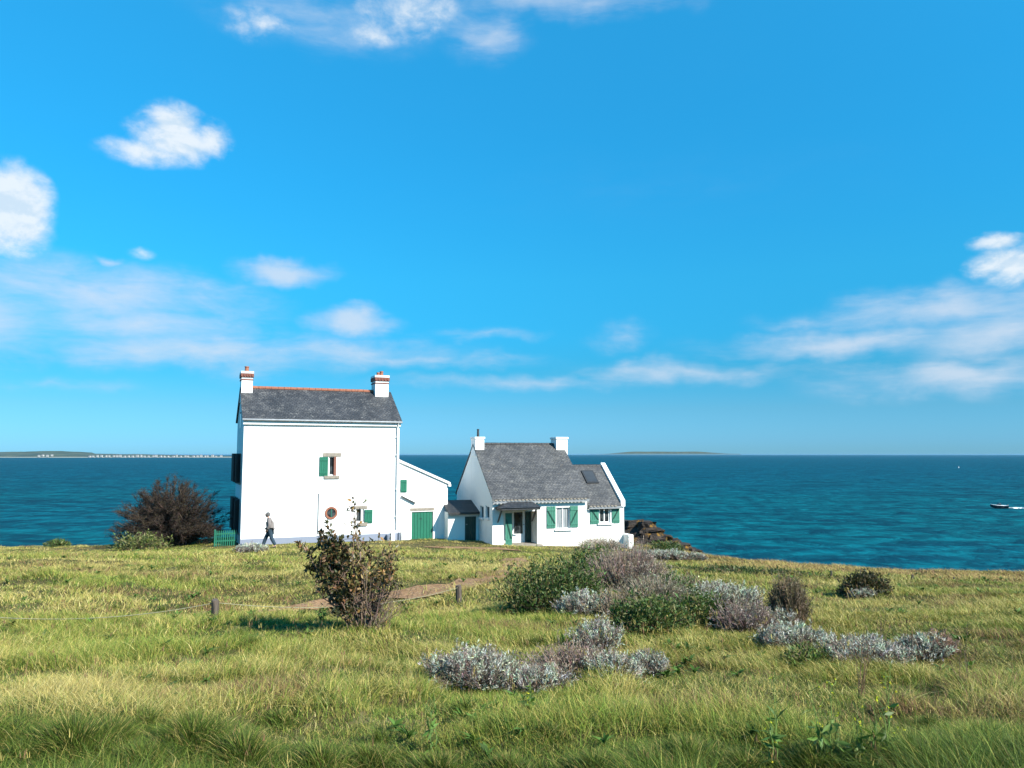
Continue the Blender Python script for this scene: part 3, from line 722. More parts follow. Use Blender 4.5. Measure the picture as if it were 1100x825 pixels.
# raised white gable parapet
vm = (vx + ED) / 2; q = MB(); t_ = .26
for (va, vb) in ((vx - .12, vm), (ED + .12, vm)):
    sg = (RX - ZX) / (vm - vx); za = ZX - .12 * sg - .05
    q.hexa([(EU - .247, va, za), (EU + .03, va, za), (EU + .03, vb, RX - .05), (EU - .247, vb, RX - .05), (EU - .247, va, za + t_ + .08), (EU + .03, va, za + t_ + .08), (EU + .03, vb, RX + t_), (EU - .247, vb, RX + t_)])
q.build('parapet', M['wall'], rk)
we = window(rk, hx[0], hx[1], hx[2], hx[3], vx + .15, M['glass'], None, 1, .09)
box('sill', M['trim'], we, hx[0] - .12, hx[1] + .12, vx - .1, vx + .04, hx[2] - .08, hx[2] - .004, .01)
a = K.rect(633.8, 542.5, 643, 562.8, vx); shutter(we, M['green_pale'], *a, v=vx - .05, brace=-1)
a = K.rect(657.3, 542, 665.2, 561.8, vx); shutter(we, M['green_pale'], *a, v=vx - .05, brace=1)
# skylight set on the extension roof slope
su0, _ = K.loc(629.5, 508, 1.6); su1, _ = K.loc(639.5, 508, 1.6)
sg = (RX - ZX) / (vm - vx)
def onroof(u, v, h): return (u, v - h * .6, ZX + (v - vx) * sg + .12 + h)
q = MB(); q.hexa([onroof(su0 - .08, 1.3, -.02), onroof(su1 + .08, 1.3, -.02), onroof(su1 + .08, 2.15, -.02), onroof(su0 - .08, 2.15, -.02), onroof(su0 - .08, 1.3, .05), onroof(su1 + .08, 1.3, .05), onroof(su1 + .08, 2.15, .05), onroof(su0 - .08, 2.15, .05)])
skl = q.build('skylight', M['dark'], rk)
q = MB(); q.poly([onroof(su0, 1.38, .055), onroof(su1, 1.38, .055), onroof(su1, 2.07, .055), onroof(su0, 2.07, .055)]); q.build('pane', M['skyglass'], skl)
tag(box('low_wall', M['wall_old'], None, .18, .50, 0, .9, -1, .40, .03), 'short low white wall at the right foot of the cottage', 'wall')
lw = bpy.data.objects['low_wall']; p = K.A + K.u * (EU - .25) + K.v * -.55; lw.location = p; lw.rotation_euler = (0, 0, ang2)

# ================================================================== shed between the houses
vL = 2.6; pL = A2 + K.v * vL
L_ = Bld('link_shed', pL, ang2, 'small shaded shed with dark roof and dark door between garage and cottage', 'shed'); rl = L_.root
lu0 = L_.loc(481.3, 560)[0]; zlE = L_.loc(497, 550)[1]; zlT = L_.loc(497, 537, 1.5)[1]
hl = L_.rect(499.3, 554.6, 511.6, 590); hl = (hl[0], hl[1], -.05, hl[3])
mb = MB(); face_holes(mb, lu0, -.004, -1.2, zlE, [hl], front, .12); mb.poly([(lu0, 0, -1.2), (lu0, 3, -1.2), (lu0, 3, zlE), (lu0, 0, zlE)]); mb.build('wall', M['wall_old'], rl)
q = MB(); q.hexa([(lu0 - .01, -.28, zlE - .12), (-.004, -.28, zlE - .12), (-.004, 1.5, zlT - .1), (lu0 - .01, 1.5, zlT - .1), (lu0 - .01, -.28, zlE), (-.004, -.28, zlE), (-.004, 1.5, zlT), (lu0 - .01, 1.5, zlT)])
q.build('roof', M['slate_porch'], rl)
q = MB(); n = 5; wdt = (hl[1] - hl[0]) / n
for k in range(n): q.box(hl[0] + k * wdt + .004, hl[0] + (k + 1) * wdt - .004, .05, .09, hl[2], hl[3] - .01)
dl = q.build('door', M['green_dark'], rl, .003); MB().box(hl[0] + .06, hl[0] + .16, .02, .049, .95, .99).build('handle', M['grey_metal'], dl)
#SPLIT
HAZE = 3.5e-5
# ================================================================== rock outcrop behind the cottage
def rock_mat():
    m, t, o = new_mat('dark_sea_rock'); v = objco(t)
    st = t.noise(t.mapping(v, (.5, .5, 3.2)), 1.3, 8, .65, .5); n2 = t.noise(v, 6, 6, .7); n3 = t.noise(v, 1.1, 5, .6)
    c = t.mix(t.ss(st, .35, .65), (.014, .012, .011), (.055, .043, .035))
    c = t.mix(t.ss(n2, .55, .75), c, (.035, .03, .028))
    c = t.mix(t.math('MULTIPLY', t.ss(n3, .56, .66), t.ss(n2, .4, .55)), c, (.20, .11, .02))
    pbr(t, o, c, .9, t.math('ADD', st, t.math('MULTIPLY', n2, .4)), .9, .12, 0, .2); return m
M['rock'] = rock_mat()
def rock(name, pts, Y, thick, label, seed):
    """pts: (px, py) of the skyline; a bedded ridge is built behind it"""
    n = 64; m_ = 26
    xs_ = np.array([(p[0] - 550) / F * Y for p in pts]); zs_ = np.array([ray(*p)[2] / ray(*p)[1] * Y for p in pts])
    X = np.linspace(xs_[0], xs_[-1], n); ZT = np.interp(X, xs_, zs_)
    ZT = ZT + .5 * (fbm(X * 1.1, X * 0, seed) - .5)
    V = []
    for i in range(n):
        for j in range(m_):
            t = j / (m_ - 1); a = t * PI
            y = Y - math.cos(a) * thick * (.75 + .5 * vnoise(X[i] * .5, j * .15, seed))
            zb = SEA - .5 if t > .5 else min(ZT[i] - 2.6, -9.0)
            h = math.sin(a) ** .55
            z = zb + (ZT[i] - zb) * h
            # stepped beds
            q = .34; zq = round(z / q) * q; z = z * .15 + zq * .85
            dx = .5 * (fbm(y * .7, z * 1.5, seed + 2) - .5); dy = 1.5 * (fbm(X[i] * .9, z * 2.2, seed + 5) - .5)
            V.append((X[i] + dx, y + dy, z))
    i = (np.arange(n - 1)[:, None] * m_ + np.arange(m_ - 1)[None, :]).ravel()
    o = np_mesh(name, np.array(V), [np.stack([i, i + m_, i + m_ + 1, i + 1], 1)], M['rock']); tag(o, label, 'rock'); return o
rock('rock_outcrop', [(640, 556), (660, 559), (676, 558.5), (697, 559.5), (700, 566), (709, 573), (722, 579), (738, 585), (752, 593), (768, 602)], 60, 3.2, 'brown bedded rock outcrop with orange lichen right of the low cottage', 3)

def boulder(px, py, w_, h_, dp_, seed):
    rs = np.random.RandomState(seed); Y = 57.5 + rs.rand() * 1.5; d_ = ray(px, py); c = Vector((d_[0] / d_[1] * Y, Y, d_[2] / d_[1] * Y))
    bm = bmesh.new(); bmesh.ops.create_cube(bm, size=1); bmesh.ops.subdivide_edges(bm, edges=bm.edges[:], cuts=5, use_grid_fill=True)
    for v in bm.verts:
        x, y, z = v.co; q = .13 * (vnoise(np.array([x * 2.6 + seed]), np.array([z * 3.1 + y * 2]), seed)[0] - .5) * 2
        lay = .05 * math.sin((z * 9 + x * 1.5 + seed)) 
        v.co = Vector(((x + q + lay) * w_ * (1 - .25 * (z + .5) * rs.uniform(.9, 1.1)), (y + q - lay) * dp_, (z + .35 * q) * h_ + x * .22 * h_))
    me = bpy.data.meshes.new('boulder'); bm.to_mesh(me); bm.free(); o = link('boulder', me, M['rock']); o.location = c; o.rotation_euler = (rs.uniform(-.15, .15), rs.uniform(-.02, .22), rs.uniform(-.4, .4))
    tag(o, 'angular dark rock slab among those stepping down from the outcrop to the water', 'rock', 'rock slabs stepping down right of the cottage')
for k, (px, py, w_, h_) in enumerate(((680, 566, 1.5, 1.0), (694, 567, 1.3, .9), (701, 575, 1.4, .9), (688, 580, 1.8, .9), (711, 581, 1.2, .8), (722, 585, 1.3, .7), (733, 590, 1.1, .6), (744, 595, 1.1, .55), (705, 588, 1.6, .8), (756, 600, 1.0, .5))): boulder(px, py, w_, h_, 1.3, 70 + k)

# ================================================================== vegetation kit
def unit(v): return v / np.maximum(np.linalg.norm(v, axis=-1, keepdims=True), 1e-9)
def jit_col(base, n, amt=.25, alt=None, pa=0.0):
    c = np.tile(np.array(base, float), (n, 1))
    if alt is not None:
        k = R.rand(n) < pa; c[k] = alt
    return c * (1 + amt * (R.rand(n, 1) * 2 - 1)) * (1 + .08 * R.randn(n, 3))
def leaves(name, P, D, L, Wd, col, mat, parent=None, fold=.25):
    """P base points, D direction of each leaf; a folded lance-shaped blade of two quads"""
    n = len(P); D = unit(D); S = unit(np.cross(D, R.randn(n, 3))); N = np.cross(S, D)
    L = np.broadcast_to(L, n)[:, None]; Wd = np.broadcast_to(Wd, n)[:, None]
    mid = P + D * L * .45 - N * L * .06; tip = P + D * L - N * L * .22 * R.rand(n, 1)
    l = mid + S * Wd * .5 + N * Wd * fold; r = mid - S * Wd * .5 + N * Wd * fold
    V = np.stack([P, l, tip, r], 1).reshape(-1, 3)
    i = np.arange(n) * 4
    f = np.concatenate([np.stack([i, i + 1, i + 2], 1), np.stack([i, i + 2, i + 3], 1)])
    return np_mesh(name, V, [f], mat, parent, np.repeat(np.clip(col, .003, .9), 4, 0))
def stems(name, paths, r0, r1, col, mat, parent=None):
    """paths (n, k, 3) -> tapered three-sided twigs"""
    n, k, _ = paths.shape; T = unit(np.gradient(paths, axis=1))
    a = unit(np.cross(T, np.array([.31, .17, .93]) + 0 * T)); b = np.cross(T, a)
    rad = (np.broadcast_to(r0, n)[:, None] + (np.broadcast_to(r1, n) - np.broadcast_to(r0, n))[:, None] * np.linspace(0, 1, k)[None, :])[..., None]
    rings = np.stack([paths + rad * (a * math.cos(2 * PI * q / 3) + b * math.sin(2 * PI * q / 3)) for q in range(3)], 2)
    V = rings.reshape(-1, 3); base = (np.arange(n)[:, None] * k + np.arange(k - 1)[None, :]).ravel() * 3
    f = np.concatenate([np.stack([base + q, base + (q + 1) % 3, base + 3 + (q + 1) % 3, base + 3 + q], 1) for q in range(3)])
    return np_mesh(name, V, [f], mat, parent, np.repeat(col, k * 3, 0))
def curve(P0, P1, k, sag, wob):
    """n curved paths from P0 to P1"""
    n = len(P0); t = np.linspace(0, 1, k)[None, :, None]
    mid = (P0 + P1) / 2 + sag
    p = (1 - t) ** 2 * P0[:, None] + 2 * t * (1 - t) * mid[:, None] + t * t * P1[:, None]
    return p + wob * R.randn(n, k, 3) * np.sin(t * PI)
def ground_shift(P, x0, y0, z0):
    """let local z = 0 follow the ground"""
    P[..., 2] += gz(P[..., 0] + x0, P[..., 1] + y0) - z0
    return P
def lumps(az_, el_, seed, amt):
    return 1 + amt * (fbm(az_ * 2.2 + 5, el_ * 2.5 + 3, seed, 3) - .5) * 2

def mound(name, px, py, wpx, hpx, kind, label, cat='shrub', group=None, dens=1.0, depth=.8, seed=1):
    """a shrub whose foot is at photo point (px, py), wpx wide and hpx high there"""
    p = at(px, py); k = p.y / F; rx = wpx * k / 2; h = hpx * k * .74; ry = rx * depth
    root = empty(name, p, 0, label, cat, group)
    area = rx * max(ry, .3) + h * (rx + ry)
    def shell(n, rmin=.75, zpow=1.0):
        a = R.rand(n) * 2 * PI; e = np.arcsin(R.rand(n) ** zpow); rr_ = (rmin + (1 - rmin) * R.rand(n) ** .5) * lumps(a, e, seed, .46)
        q = np.stack([np.cos(a) * np.cos(e) * rx * rr_, np.sin(a) * np.cos(e) * ry * rr_, np.sin(e) ** .8 * h * rr_], 1)
        nr = unit(np.stack([q[:, 0] / rx ** 2, q[:, 1] / ry ** 2, q[:, 2] / h ** 2 + .15 / h], 1))
        return q, nr
    up = np.array([0, 0, 1.0])
    if kind == 'silver':
        n = int(430 * dens * area / .5 ** 1 * (11 / max(p.y, 9)) ** 1.0) + 60; n = min(int(n * 1.5), 4200)
        q, nr = shell(n, .62); d_ = unit(nr * .55 + up * .75 + .28 * R.randn(n, 3)); sl_ = np.minimum((.05 + .15 * R.rand(n) ** 2) * (p.y / 12) ** .35, h * .38)
        lf = 9; t = R.rand(n, lf) ; P_ = (q[:, None] + d_[:, None] * (sl_[:, None] * t)[..., None]).reshape(-1, 3)
        D_ = (d_[:, None] + .65 * R.randn(n, lf, 3)).reshape(-1, 3)
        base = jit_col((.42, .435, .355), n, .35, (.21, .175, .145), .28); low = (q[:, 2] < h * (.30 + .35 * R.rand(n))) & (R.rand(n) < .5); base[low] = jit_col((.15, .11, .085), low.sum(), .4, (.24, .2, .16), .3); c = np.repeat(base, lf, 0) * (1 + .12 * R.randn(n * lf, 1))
        sz = (p.y / 11) ** .6
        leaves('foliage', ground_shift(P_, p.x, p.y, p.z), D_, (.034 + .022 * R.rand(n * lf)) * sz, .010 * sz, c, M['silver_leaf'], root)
        ns = n // 2; q2 = q[:ns]; b0_ = q2 * np.array([.35, .35, 0]); pa = ground_shift(curve(b0_, q2 + d_[:ns] * .1, 4, np.array([0, 0, -.02]), .015), p.x, p.y, p.z)
        stems('twigs', pa, .006 * sz, .0025 * sz, jit_col((.16, .12, .10), ns), M['twig'], root)
    elif kind == 'leafy':
        n = int(2600 * dens * area * (14 / max(p.y, 10))); n = min(max(n, 500), 14000)
        q, nr = shell(n, .35); d_ = nr * .6 + up * .35 + .75 * R.randn(n, 3); sz = (p.y / 14) ** .6
        gcol = COLS.get(label_key(label), ((.062, .105, .025), (.15, .15, .05), .26))
        c = jit_col(gcol[0], n, .35, gcol[1], gcol[2])
        k2 = R.rand(n) < .42; q[k2] += (up * .8 + .25 * R.randn(k2.sum(), 3)) * (h * .30 * R.rand(k2.sum(), 1) ** 1.6)
        leaves('foliage', ground_shift(q, p.x, p.y, p.z), d_, (.04 + .10 * R.rand(n) ** 1.7) * sz, (.018 + .022 * R.rand(n)) * sz, c, M['leaf'], root)
        ns = max(40, n // 40); q2, n2_ = shell(ns, .8); b0_ = q2 * np.array([.3, .3, 0])
        pa = ground_shift(curve(b0_, q2 + n2_ * .06 + up * .05, 5, up * .05 * h, .02), p.x, p.y, p.z)
        stems('twigs', pa, .008 * sz, .003 * sz, jit_col((.12, .09, .06), ns), M['twig'], root)
    elif kind == 'twiggy':
        n = int(720 * dens * area * (15 / max(p.y, 9))); n = min(max(n, 160), 2600); sz = (p.y / 14) ** .6
        q, nr = shell(n, .55, .7); b0_ = q * np.array([.55, .55, 0]) + .03 * R.randn(n, 3) * np.array([1, 1, 0])
        tip = q + up * h * (.06 + .22 * R.rand(n, 1)) + .05 * R.randn(n, 3)
        gcol = COLS.get(label_key(label), ((.21, .155, .125), (.34, .28, .22), .3))
        c = jit_col(gcol[0], n, .3, gcol[1], gcol[2])
        pa = ground_shift(curve(b0_, tip, 6, up * .04, .018), p.x, p.y, p.z)
        stems('twigs', pa, .006 * sz, .003 * sz, c, M['twig'], root)
        lf = 6; tt = R.randint(2, 6, (n, lf)); P_ = pa[np.arange(n)[:, None], tt].reshape(-1, 3)
        leaves('seed_heads', P_, (up * .7 + .6 * R.randn(n * lf, 3)), (.04 + .035 * R.rand(n * lf)) * sz, .012 * sz, np.repeat(c, lf, 0) * (1.0 + .25 * R.rand(n * lf, 1)), M['leaf'], root)
    return root
COLS = {}
def label_key(l): return l

# ---- the shrub bed in the middle
mound('green_shrub', 592, 656, 112, 60, 'leafy', 'wide bushy green shrub at the left end of the shrub bed, by the path', dens=1.15, seed=2)
COLS['tall dry brown shrub of upright stems in front of the low cottage'] = ((.20, .145, .12), (.33, .27, .21), .35)
mound('dry_shrub', 672, 638, 96, 52, 'twiggy', 'tall dry brown shrub of upright stems in front of the low cottage', dens=1.5, seed=3)
mound('green_shrub', 640, 625, 62, 42, 'leafy', 'dark green shrub squeezed between the wide green shrub and the tall dry brown one', seed=4)
mound('silver_shrub', 626, 662, 56, 28, 'silver', 'silver leaved shrub at the front foot of the wide green shrub', seed=5)
mound('green_shrub', 697, 678, 84, 46, 'leafy', 'fresh green long leaved shrub at the front middle of the shrub bed', seed=6, dens=1.2)
mound('green_shrub', 752, 672, 60, 46, 'leafy', 'green shrub with grey tips right of the front middle green shrub', seed=7)
COLS['dead straw stems rising among the green of the shrub bed'] = ((.19, .16, .115), (.30, .26, .19), .35)
mound('dry_shrub', 706, 650, 80, 34, 'twiggy', 'dead straw stems rising among the green of the shrub bed', seed=8)
mound('silver_shrub', 772, 652, 84, 26, 'silver', 'silver leaved shrub behind the low brown thicket at the right of the bed', seed=9)
COLS['low purplish brown thicket at the right front of the shrub bed'] = ((.19, .14, .125), (.30, .25, .21), .3)
mound('dry_shrub', 800, 678, 82, 34, 'twiggy', 'low purplish brown thicket at the right front of the shrub bed', seed=10, dens=1.4)
mound('silver_shrub', 842, 676, 26, 22, 'silver', 'small pale silver tuft beside the lone upright brown broom', seed=11)
COLS['lone upright brown broom shrub standing right of the shrub bed'] = ((.125, .095, .06), (.19, .15, .09), .35)
mound('broom_shrub', 848, 672, 44, 60, 'twiggy', 'lone upright brown broom shrub standing right of the shrub bed', seed=12, dens=2.6)
COLS['low dark green plants hugging the ground in a strip before the dry cliff edge'] = ((.05, .085, .022), (.12, .12, .04), .3)
mound('ground_plants', 800, 619, 170, 7, 'leafy', 'low dark green plants hugging the ground in a strip before the dry cliff edge', 'plants', seed=51, dens=.8, depth=.25)
COLS['tangled straw and brown stems between the two silver shrubs of the bed'] = ((.18, .14, .10), (.28, .23, .16), .35)
mound('dry_shrub', 664, 664, 66, 34, 'twiggy', 'tangled straw and brown stems between the two silver shrubs of the bed', seed=52, dens=.8)
mound('green_shrub', 724, 648, 70, 34, 'leafy', 'loose grey green shrub behind the front middle green one of the shrub bed', seed=53, dens=.7)
COLS['brown stems poking out of the back right of the shrub bed'] = ((.21, .16, .12), (.33, .28, .2), .4)
mound('dry_shrub', 738, 645, 70, 30, 'twiggy', 'brown stems poking out of the back right of the shrub bed', seed=54, dens=.6)
# ---- the silver patch in front
mound('silver_shrub', 512, 735, 104, 40, 'silver', 'large silver shrub at the left of the nearest silver patch', seed=13, dens=1.2)
mound('silver_shrub', 572, 742, 84, 26, 'silver', 'low silver shrub at the front middle of the nearest silver patch', seed=14)
COLS['dry brown stems between the silver shrubs of the nearest patch'] = ((.22, .15, .125), (.34, .28, .22), .35)
mound('dry_shrub', 610, 724, 100, 34, 'twiggy', 'dry brown stems between the silver shrubs of the nearest patch', seed=15)
mound('silver_shrub', 640, 700, 50, 34, 'silver', 'upright silver shrub at the back of the nearest silver patch', seed=16)
mound('silver_shrub', 656, 727, 62, 26, 'silver', 'silver shrub over brown stems at the right of the nearest patch', seed=17)
mound('silver_shrub', 697, 724, 38, 24, 'silver', 'small silver shrub ending the nearest patch on its right', seed=18)
# ---- the right hand patch
mound('silver_shrub', 852, 698, 78, 27, 'silver', 'rounded silver cushion at the left of the right hand patch', seed=19, dens=1.2)
COLS['bright green low shrub in front of the rounded silver cushion'] = ((.085, .13, .03), (.16, .18, .05), .3)
mound('green_shrub', 868, 716, 52, 24, 'leafy', 'bright green low shrub in front of the rounded silver cushion', seed=20)
mound('silver_shrub', 926, 712, 92, 27, 'silver', 'long silver shrub in the middle of the right hand patch', seed=21)
mound('silver_shrub', 992, 705, 56, 20, 'silver', 'flat silver shrub at the right end of the right hand patch', seed=22)
COLS['reddish dry stems behind the flat silver shrub'] = ((.24, .14, .11), (.3, .2, .15), .3)
mound('dry_shrub', 1012, 702, 34, 20, 'twiggy', 'reddish dry stems behind the flat silver shrub', seed=23)
# ---- lone round bush and the edge plants
COLS['compact dark round bush alone in the grass near the sea edge'] = ((.042, .045, .018), (.11, .075, .03), .25)
mound('round_bush', 929, 638, 52, 28, 'leafy', 'compact dark round bush alone in the grass near the sea edge', 'bush', seed=24, dens=1.6)
mound('silver_shrub', 926, 642, 26, 9, 'silver', 'tiny silver plant at the foot of the dark round bush', seed=25)
for k, (px, py, w_, h_, lb) in enumerate([(694, 600, 40, 9, 'pale silver shrub beside the low white wall'), (722, 601, 40, 10, 'pale silver shrub second from the low white wall, at the cliff edge'), (748, 602, 22, 8, 'last small silver shrub of the cliff edge row, towards the sea')]):
    mound('silver_shrub', px, py, w_, h_, 'silver', lb, seed=26 + k, depth=.6)
mound('green_shrub', 716, 594, 34, 14, 'leafy', 'small green shrub below the brown rock outcrop', seed=30)
mound('silver_shrub', 270, 594, 34, 10, 'silver', 'small white green plant at the foot of the walking person', seed=31)
COLS['leafy yellow green plant at the foot of the bare brown tamarisk'] = ((.10, .13, .028), (.20, .19, .07), .4)
mound('green_shrub', 150, 592, 60, 24, 'leafy', 'leafy yellow green plant at the foot of the bare brown tamarisk', seed=32, dens=.4)
mound('green_shrub', 16, 586, 40, 9, 'leafy', 'low green weeds on the skyline at the far left', 'weeds', seed=33)
mound('green_shrub', 62, 587, 26, 7, 'leafy', 'dark green weed tuft on the skyline between the far left weeds and the tamarisk', 'weeds', seed=34)
COLS['thin pale stems along the front of the low cottage'] = ((.36, .31, .25), (.28, .2, .15), .3)
mound('dry_shrub', 645, 590, 56, 14, 'twiggy', 'thin pale stems along the front of the low cottage', seed=35, dens=.5)

# ---- the bare brown tamarisk left of the tall house
p = at(182, 586); k = p.y / F
root = empty('bare_tamarisk', p, 0, 'large bare reddish brown tamarisk bush left of the tall house', 'bush')
n = 240; a = R.rand(n) * 2 * PI; e = np.arcsin(R.rand(n) ** .8)
rr_ = (.55 + .40 * R.rand(n) ** .6) * lumps(a, e, 41, .14); H_ = 70 * k; RX_ = 62 * k; RY_ = 1.9
tip = np.stack([np.cos(a) * np.cos(e) * RX_ * rr_, np.sin(a) * np.cos(e) * RY_ * rr_, np.sin(e) * H_ * rr_ + .1], 1)
tip[:, 0] += .10 * RX_ * tip[:, 2] / H_
bs = np.stack([(R.rand(n) - .35) * 1.6, (R.rand(n) - .5) * .8, np.zeros(n) - .1], 1)
main = curve(bs, tip, 9, np.array([0, 0, .5]), .06)
stems('branches', main, .035, .010, jit_col((.10, .07, .055), n), M['twig'], root)
m_ = 16000; bi = R.randint(0, n, m_); bj = R.randint(2, 9, m_); st_ = main[bi, bj]
dr_ = unit(st_ * np.array([.8, .6, .9]) + .8 * R.randn(m_, 3)); dr_[:, 2] = dr_[:, 2] * .7 + .15
en = st_ + dr_ * (.15 + .30 * R.rand(m_, 1))
tw = curve(st_, en, 4, np.array([0, 0, .03]), .025)
stems('twigs', tw, .009, .004, jit_col((.046, .033, .027), m_, .4, (.09, .065, .04), .2), M['twig'], root)
m2 = 60000; bi = R.randint(0, m_, m2); s0 = tw[bi, R.randint(1, 4, m2)]
leaves('withered_sprays', s0, unit(dr_[bi] + 1.2 * R.randn(m2, 3)), .10 + .12 * R.rand(m2), .016, jit_col((.038, .027, .022), m2, .4, (.05, .042, .022), .25), M['twig'], root)

# ---- the leafy bush in the foreground
p = at(390, 677); k = p.y / F
root = empty('leafy_bush', p, 0, 'lopsided leafy bush with bare lower stems standing before the tall house', 'bush')
tips = [(-48, 108), (-58, 92), (-40, 100), (-30, 112), (-26, 96), (-55, 74), (-44, 82), (-36, 72), (-20, 84), (-12, 132), (-10, 138), (-8, 118), (-4, 100), (2, 92), (8, 86), (14, 78), (20, 90), (26, 84), (30, 92), (34, 80), (22, 70), (-28, 62), (-14, 66), (36, 64), (4, 66), (-50, 58), (-2, 78), (12, 64), (28, 58), (-38, 90)]
n = len(tips); tp = np.array([[x * k * .92, (rnd.random() - .5) * .7, y * k * (.93 if y > 115 else .87 if x < -20 else .84)] for x, y in tips]); bs = np.stack([(R.rand(n) - .4) * .30, (R.rand(n) - .5) * .3, np.zeros(n) - .03], 1)
sag = np.stack([tp[:, 0] * .22, tp[:, 1] * .2, -.04 * np.ones(n)], 1)
main = curve(bs, tp, 10, sag, .015)
stems('branches', main, .015, .005, jit_col((.17, .115, .085), n), M['twig'], root)
m_ = 520; bi = R.randint(0, n, m_); bj = R.randint(3, 10, m_); st_ = main[bi, bj]
dr_ = unit(np.array([0, 0, .7]) + .75 * R.randn(m_, 3)); en = st_ + dr_ * (.10 + .16 * R.rand(m_, 1))
tw = curve(st_, en, 5, np.array([0, 0, .01]), .008)
stems('twigs', tw, .005, .002, jit_col((.15, .10, .075), m_), M['twig'], root)
m0 = 70; b0_ = np.stack([(R.rand(m0) - .4) * .45, (R.rand(m0) - .5) * .4, np.zeros(m0)], 1); e0_ = b0_ * np.array([1.9, 1.4, 1]) + np.stack([.1 * R.randn(m0), .1 * R.randn(m0), .3 + .45 * R.rand(m0)], 1)
stems('bare_stems', curve(b0_, e0_, 6, np.array([0, 0, -.03]), .035), .006, .003, jit_col((.20, .14, .11), m0), M['twig'], root)
m2 = 3700; wsel = np.array([5.0 if tips[b][0] < -15 else .75 for b in bi]) * np.where(np.array([tips[b][1] for b in bi]) > 115, .5, 1.0) * np.where(st_[:, 2] < .55 - .5 * np.minimum(st_[:, 0], 0) * 0 + .25 * (st_[:, 0] < -.15), .15, 1); wsel /= wsel.sum()
ti = R.choice(m_, m2, p=wsel); s0 = tw[ti, R.randint(0, 5, m2)] + .012 * R.randn(m2, 3)
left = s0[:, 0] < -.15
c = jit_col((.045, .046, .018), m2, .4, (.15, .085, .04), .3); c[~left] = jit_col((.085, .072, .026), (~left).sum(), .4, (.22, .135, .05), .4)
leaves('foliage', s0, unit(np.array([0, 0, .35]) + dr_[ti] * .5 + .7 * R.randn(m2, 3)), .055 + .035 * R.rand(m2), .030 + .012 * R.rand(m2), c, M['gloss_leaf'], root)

# ---- spindly dry weeds and yellow flowered weeds in the near grass
def weed(px, py, hpx, label, green, nb=5, flowers=0, lean=.1, name='tall_weed'):
    p = at(px, py); k = p.y / F; H_ = hpx * k
    root = empty(name, p, 0, label, 'weed')
    P0 = np.zeros((nb, 3)); P0[:, :2] = .02 * R.randn(nb, 2); P0[:, 2] = -.02
    P1 = np.stack([lean * H_ * R.randn(nb) * 1.6, .25 * H_ * R.randn(nb) * .5, H_ * (.65 + .4 * R.rand(nb))], 1); P1[0] = (lean * H_ * .4, 0, H_)
    main = curve(P0, P1, 8, np.array([0, 0, .05 * H_]), .012 * H_)
    col = (.10, .16, .04) if green else (.15, .10, .06)
    stems('stem', main, .0045, .002, jit_col(col, nb), M['twig'], root)
    m_ = nb * (9 if green else 7); bi = R.randint(0, nb, m_); st_ = main[bi, R.randint(1, 8, m_)]
    en = st_ + unit(np.array([0, 0, .9]) + .8 * R.randn(m_, 3)) * H_ * (.06 + .10 * R.rand(m_, 1)); tw = curve(st_, en, 4, np.array([0, 0, 0.]), .004)
    stems('twigs', tw, .0022, .0014, jit_col(col, m_), M['twig'], root)
    if green:
        m2 = nb * 9; bi = R.randint(0, nb, m2); s0 = main[bi, R.randint(0, 5, m2)]
        leaves('foliage', s0, unit(np.array([0, 0, .3]) + R.randn(m2, 3)), .06 + .06 * R.rand(m2), .03, jit_col((.10, .17, .035), m2, .3), M['leaf'], root)
    if flowers:
        s0 = tw[R.randint(0, m_, flowers), -1] + .01 * R.randn(flowers, 3)
        P_ = np.repeat(s0, 5, 0); leaves('flowers', P_, R.randn(flowers * 5, 3) + np.array([0, 0, .4]), .013, .010, jit_col((.55, .52, .03), flowers * 5, .2), M['leaf'], root)
weed(924, 752, 58, 'thin dry brown weed with forked stems in front of the right silver patch', False, 7, 0, .16)
weed(1037, 742, 66, 'leaning dry brown weed right of the forked one', False, 4, 0, .2)
weed(946, 698, 36, 'dark spiky weed growing out of the right silver patch', False, 6, 0, .12)
weed(832, 830, 92, 'tall green weed with seed pods, leftmost of the near weeds', True, 3, 6, .06)
weed(893, 832, 88, 'yellow flowered green weed in the near grass, second from the left', True, 4, 16, .1)
weed(925, 832, 70, 'low leafy weed with pale leaves between the yellow flowered ones', True, 5, 14, .2)
weed(952, 834, 104, 'tallest yellow flowered weed at the lower right', True, 4, 20, .09)
weed(463, 812, 62, 'single green weed in the near grass left of centre', True, 3, 0, .1)
weed(567, 770, 38, 'small yellow flowered weed below the nearest silver patch', True, 3, 8, .15)
weed(345, 668, 18, 'small green weed at the left foot of the leafy bush', True, 5, 0, .4)

# ================================================================== posts and rope
def post(px, py, hpx, wpx, label, hm=None):
    p = at(px, py); k = p.y / F; h = hpx * k + (.12 if wpx > 4 else .03); r = wpx * k / 2
    root = MB(); z0 = -.25
    root.tube((0, 0, z0), (0, 0, h - .02), r, r * .96, 12).tube((0, 0, h - .02), (.004, 0, h), r * .96, r * .78, 12)
    for q in range(3):   # splits and a rope groove
        a = q * 2.1; root.box(r * .9 * math.cos(a) - .004, r * .9 * math.cos(a) + .012, r * .9 * math.sin(a) - .004, r * .9 * math.sin(a) + .012, z0, h - .03)
    o = root.build('wooden_post', M['post']); o.location = p; o.rotation_euler = (.03, .04, px)
    tag(o, label, 'post', 'short posts along the path'); return p, h, r
pa, ha, ra = post(231, 666, 13, 7.5, 'short dark post holding the rope, left of the leafy bush')
pb, hb_, rb_ = post(493, 647, 12, 6, 'short brown post by the sandy path, right of the leafy bush')
pc, hc, rc_ = post(-60, 676, 12, 7, 'short post beyond the left edge')
post(893, 620, 6, 2.2, 'thin weathered post left of the dark round bush, near the sea edge')
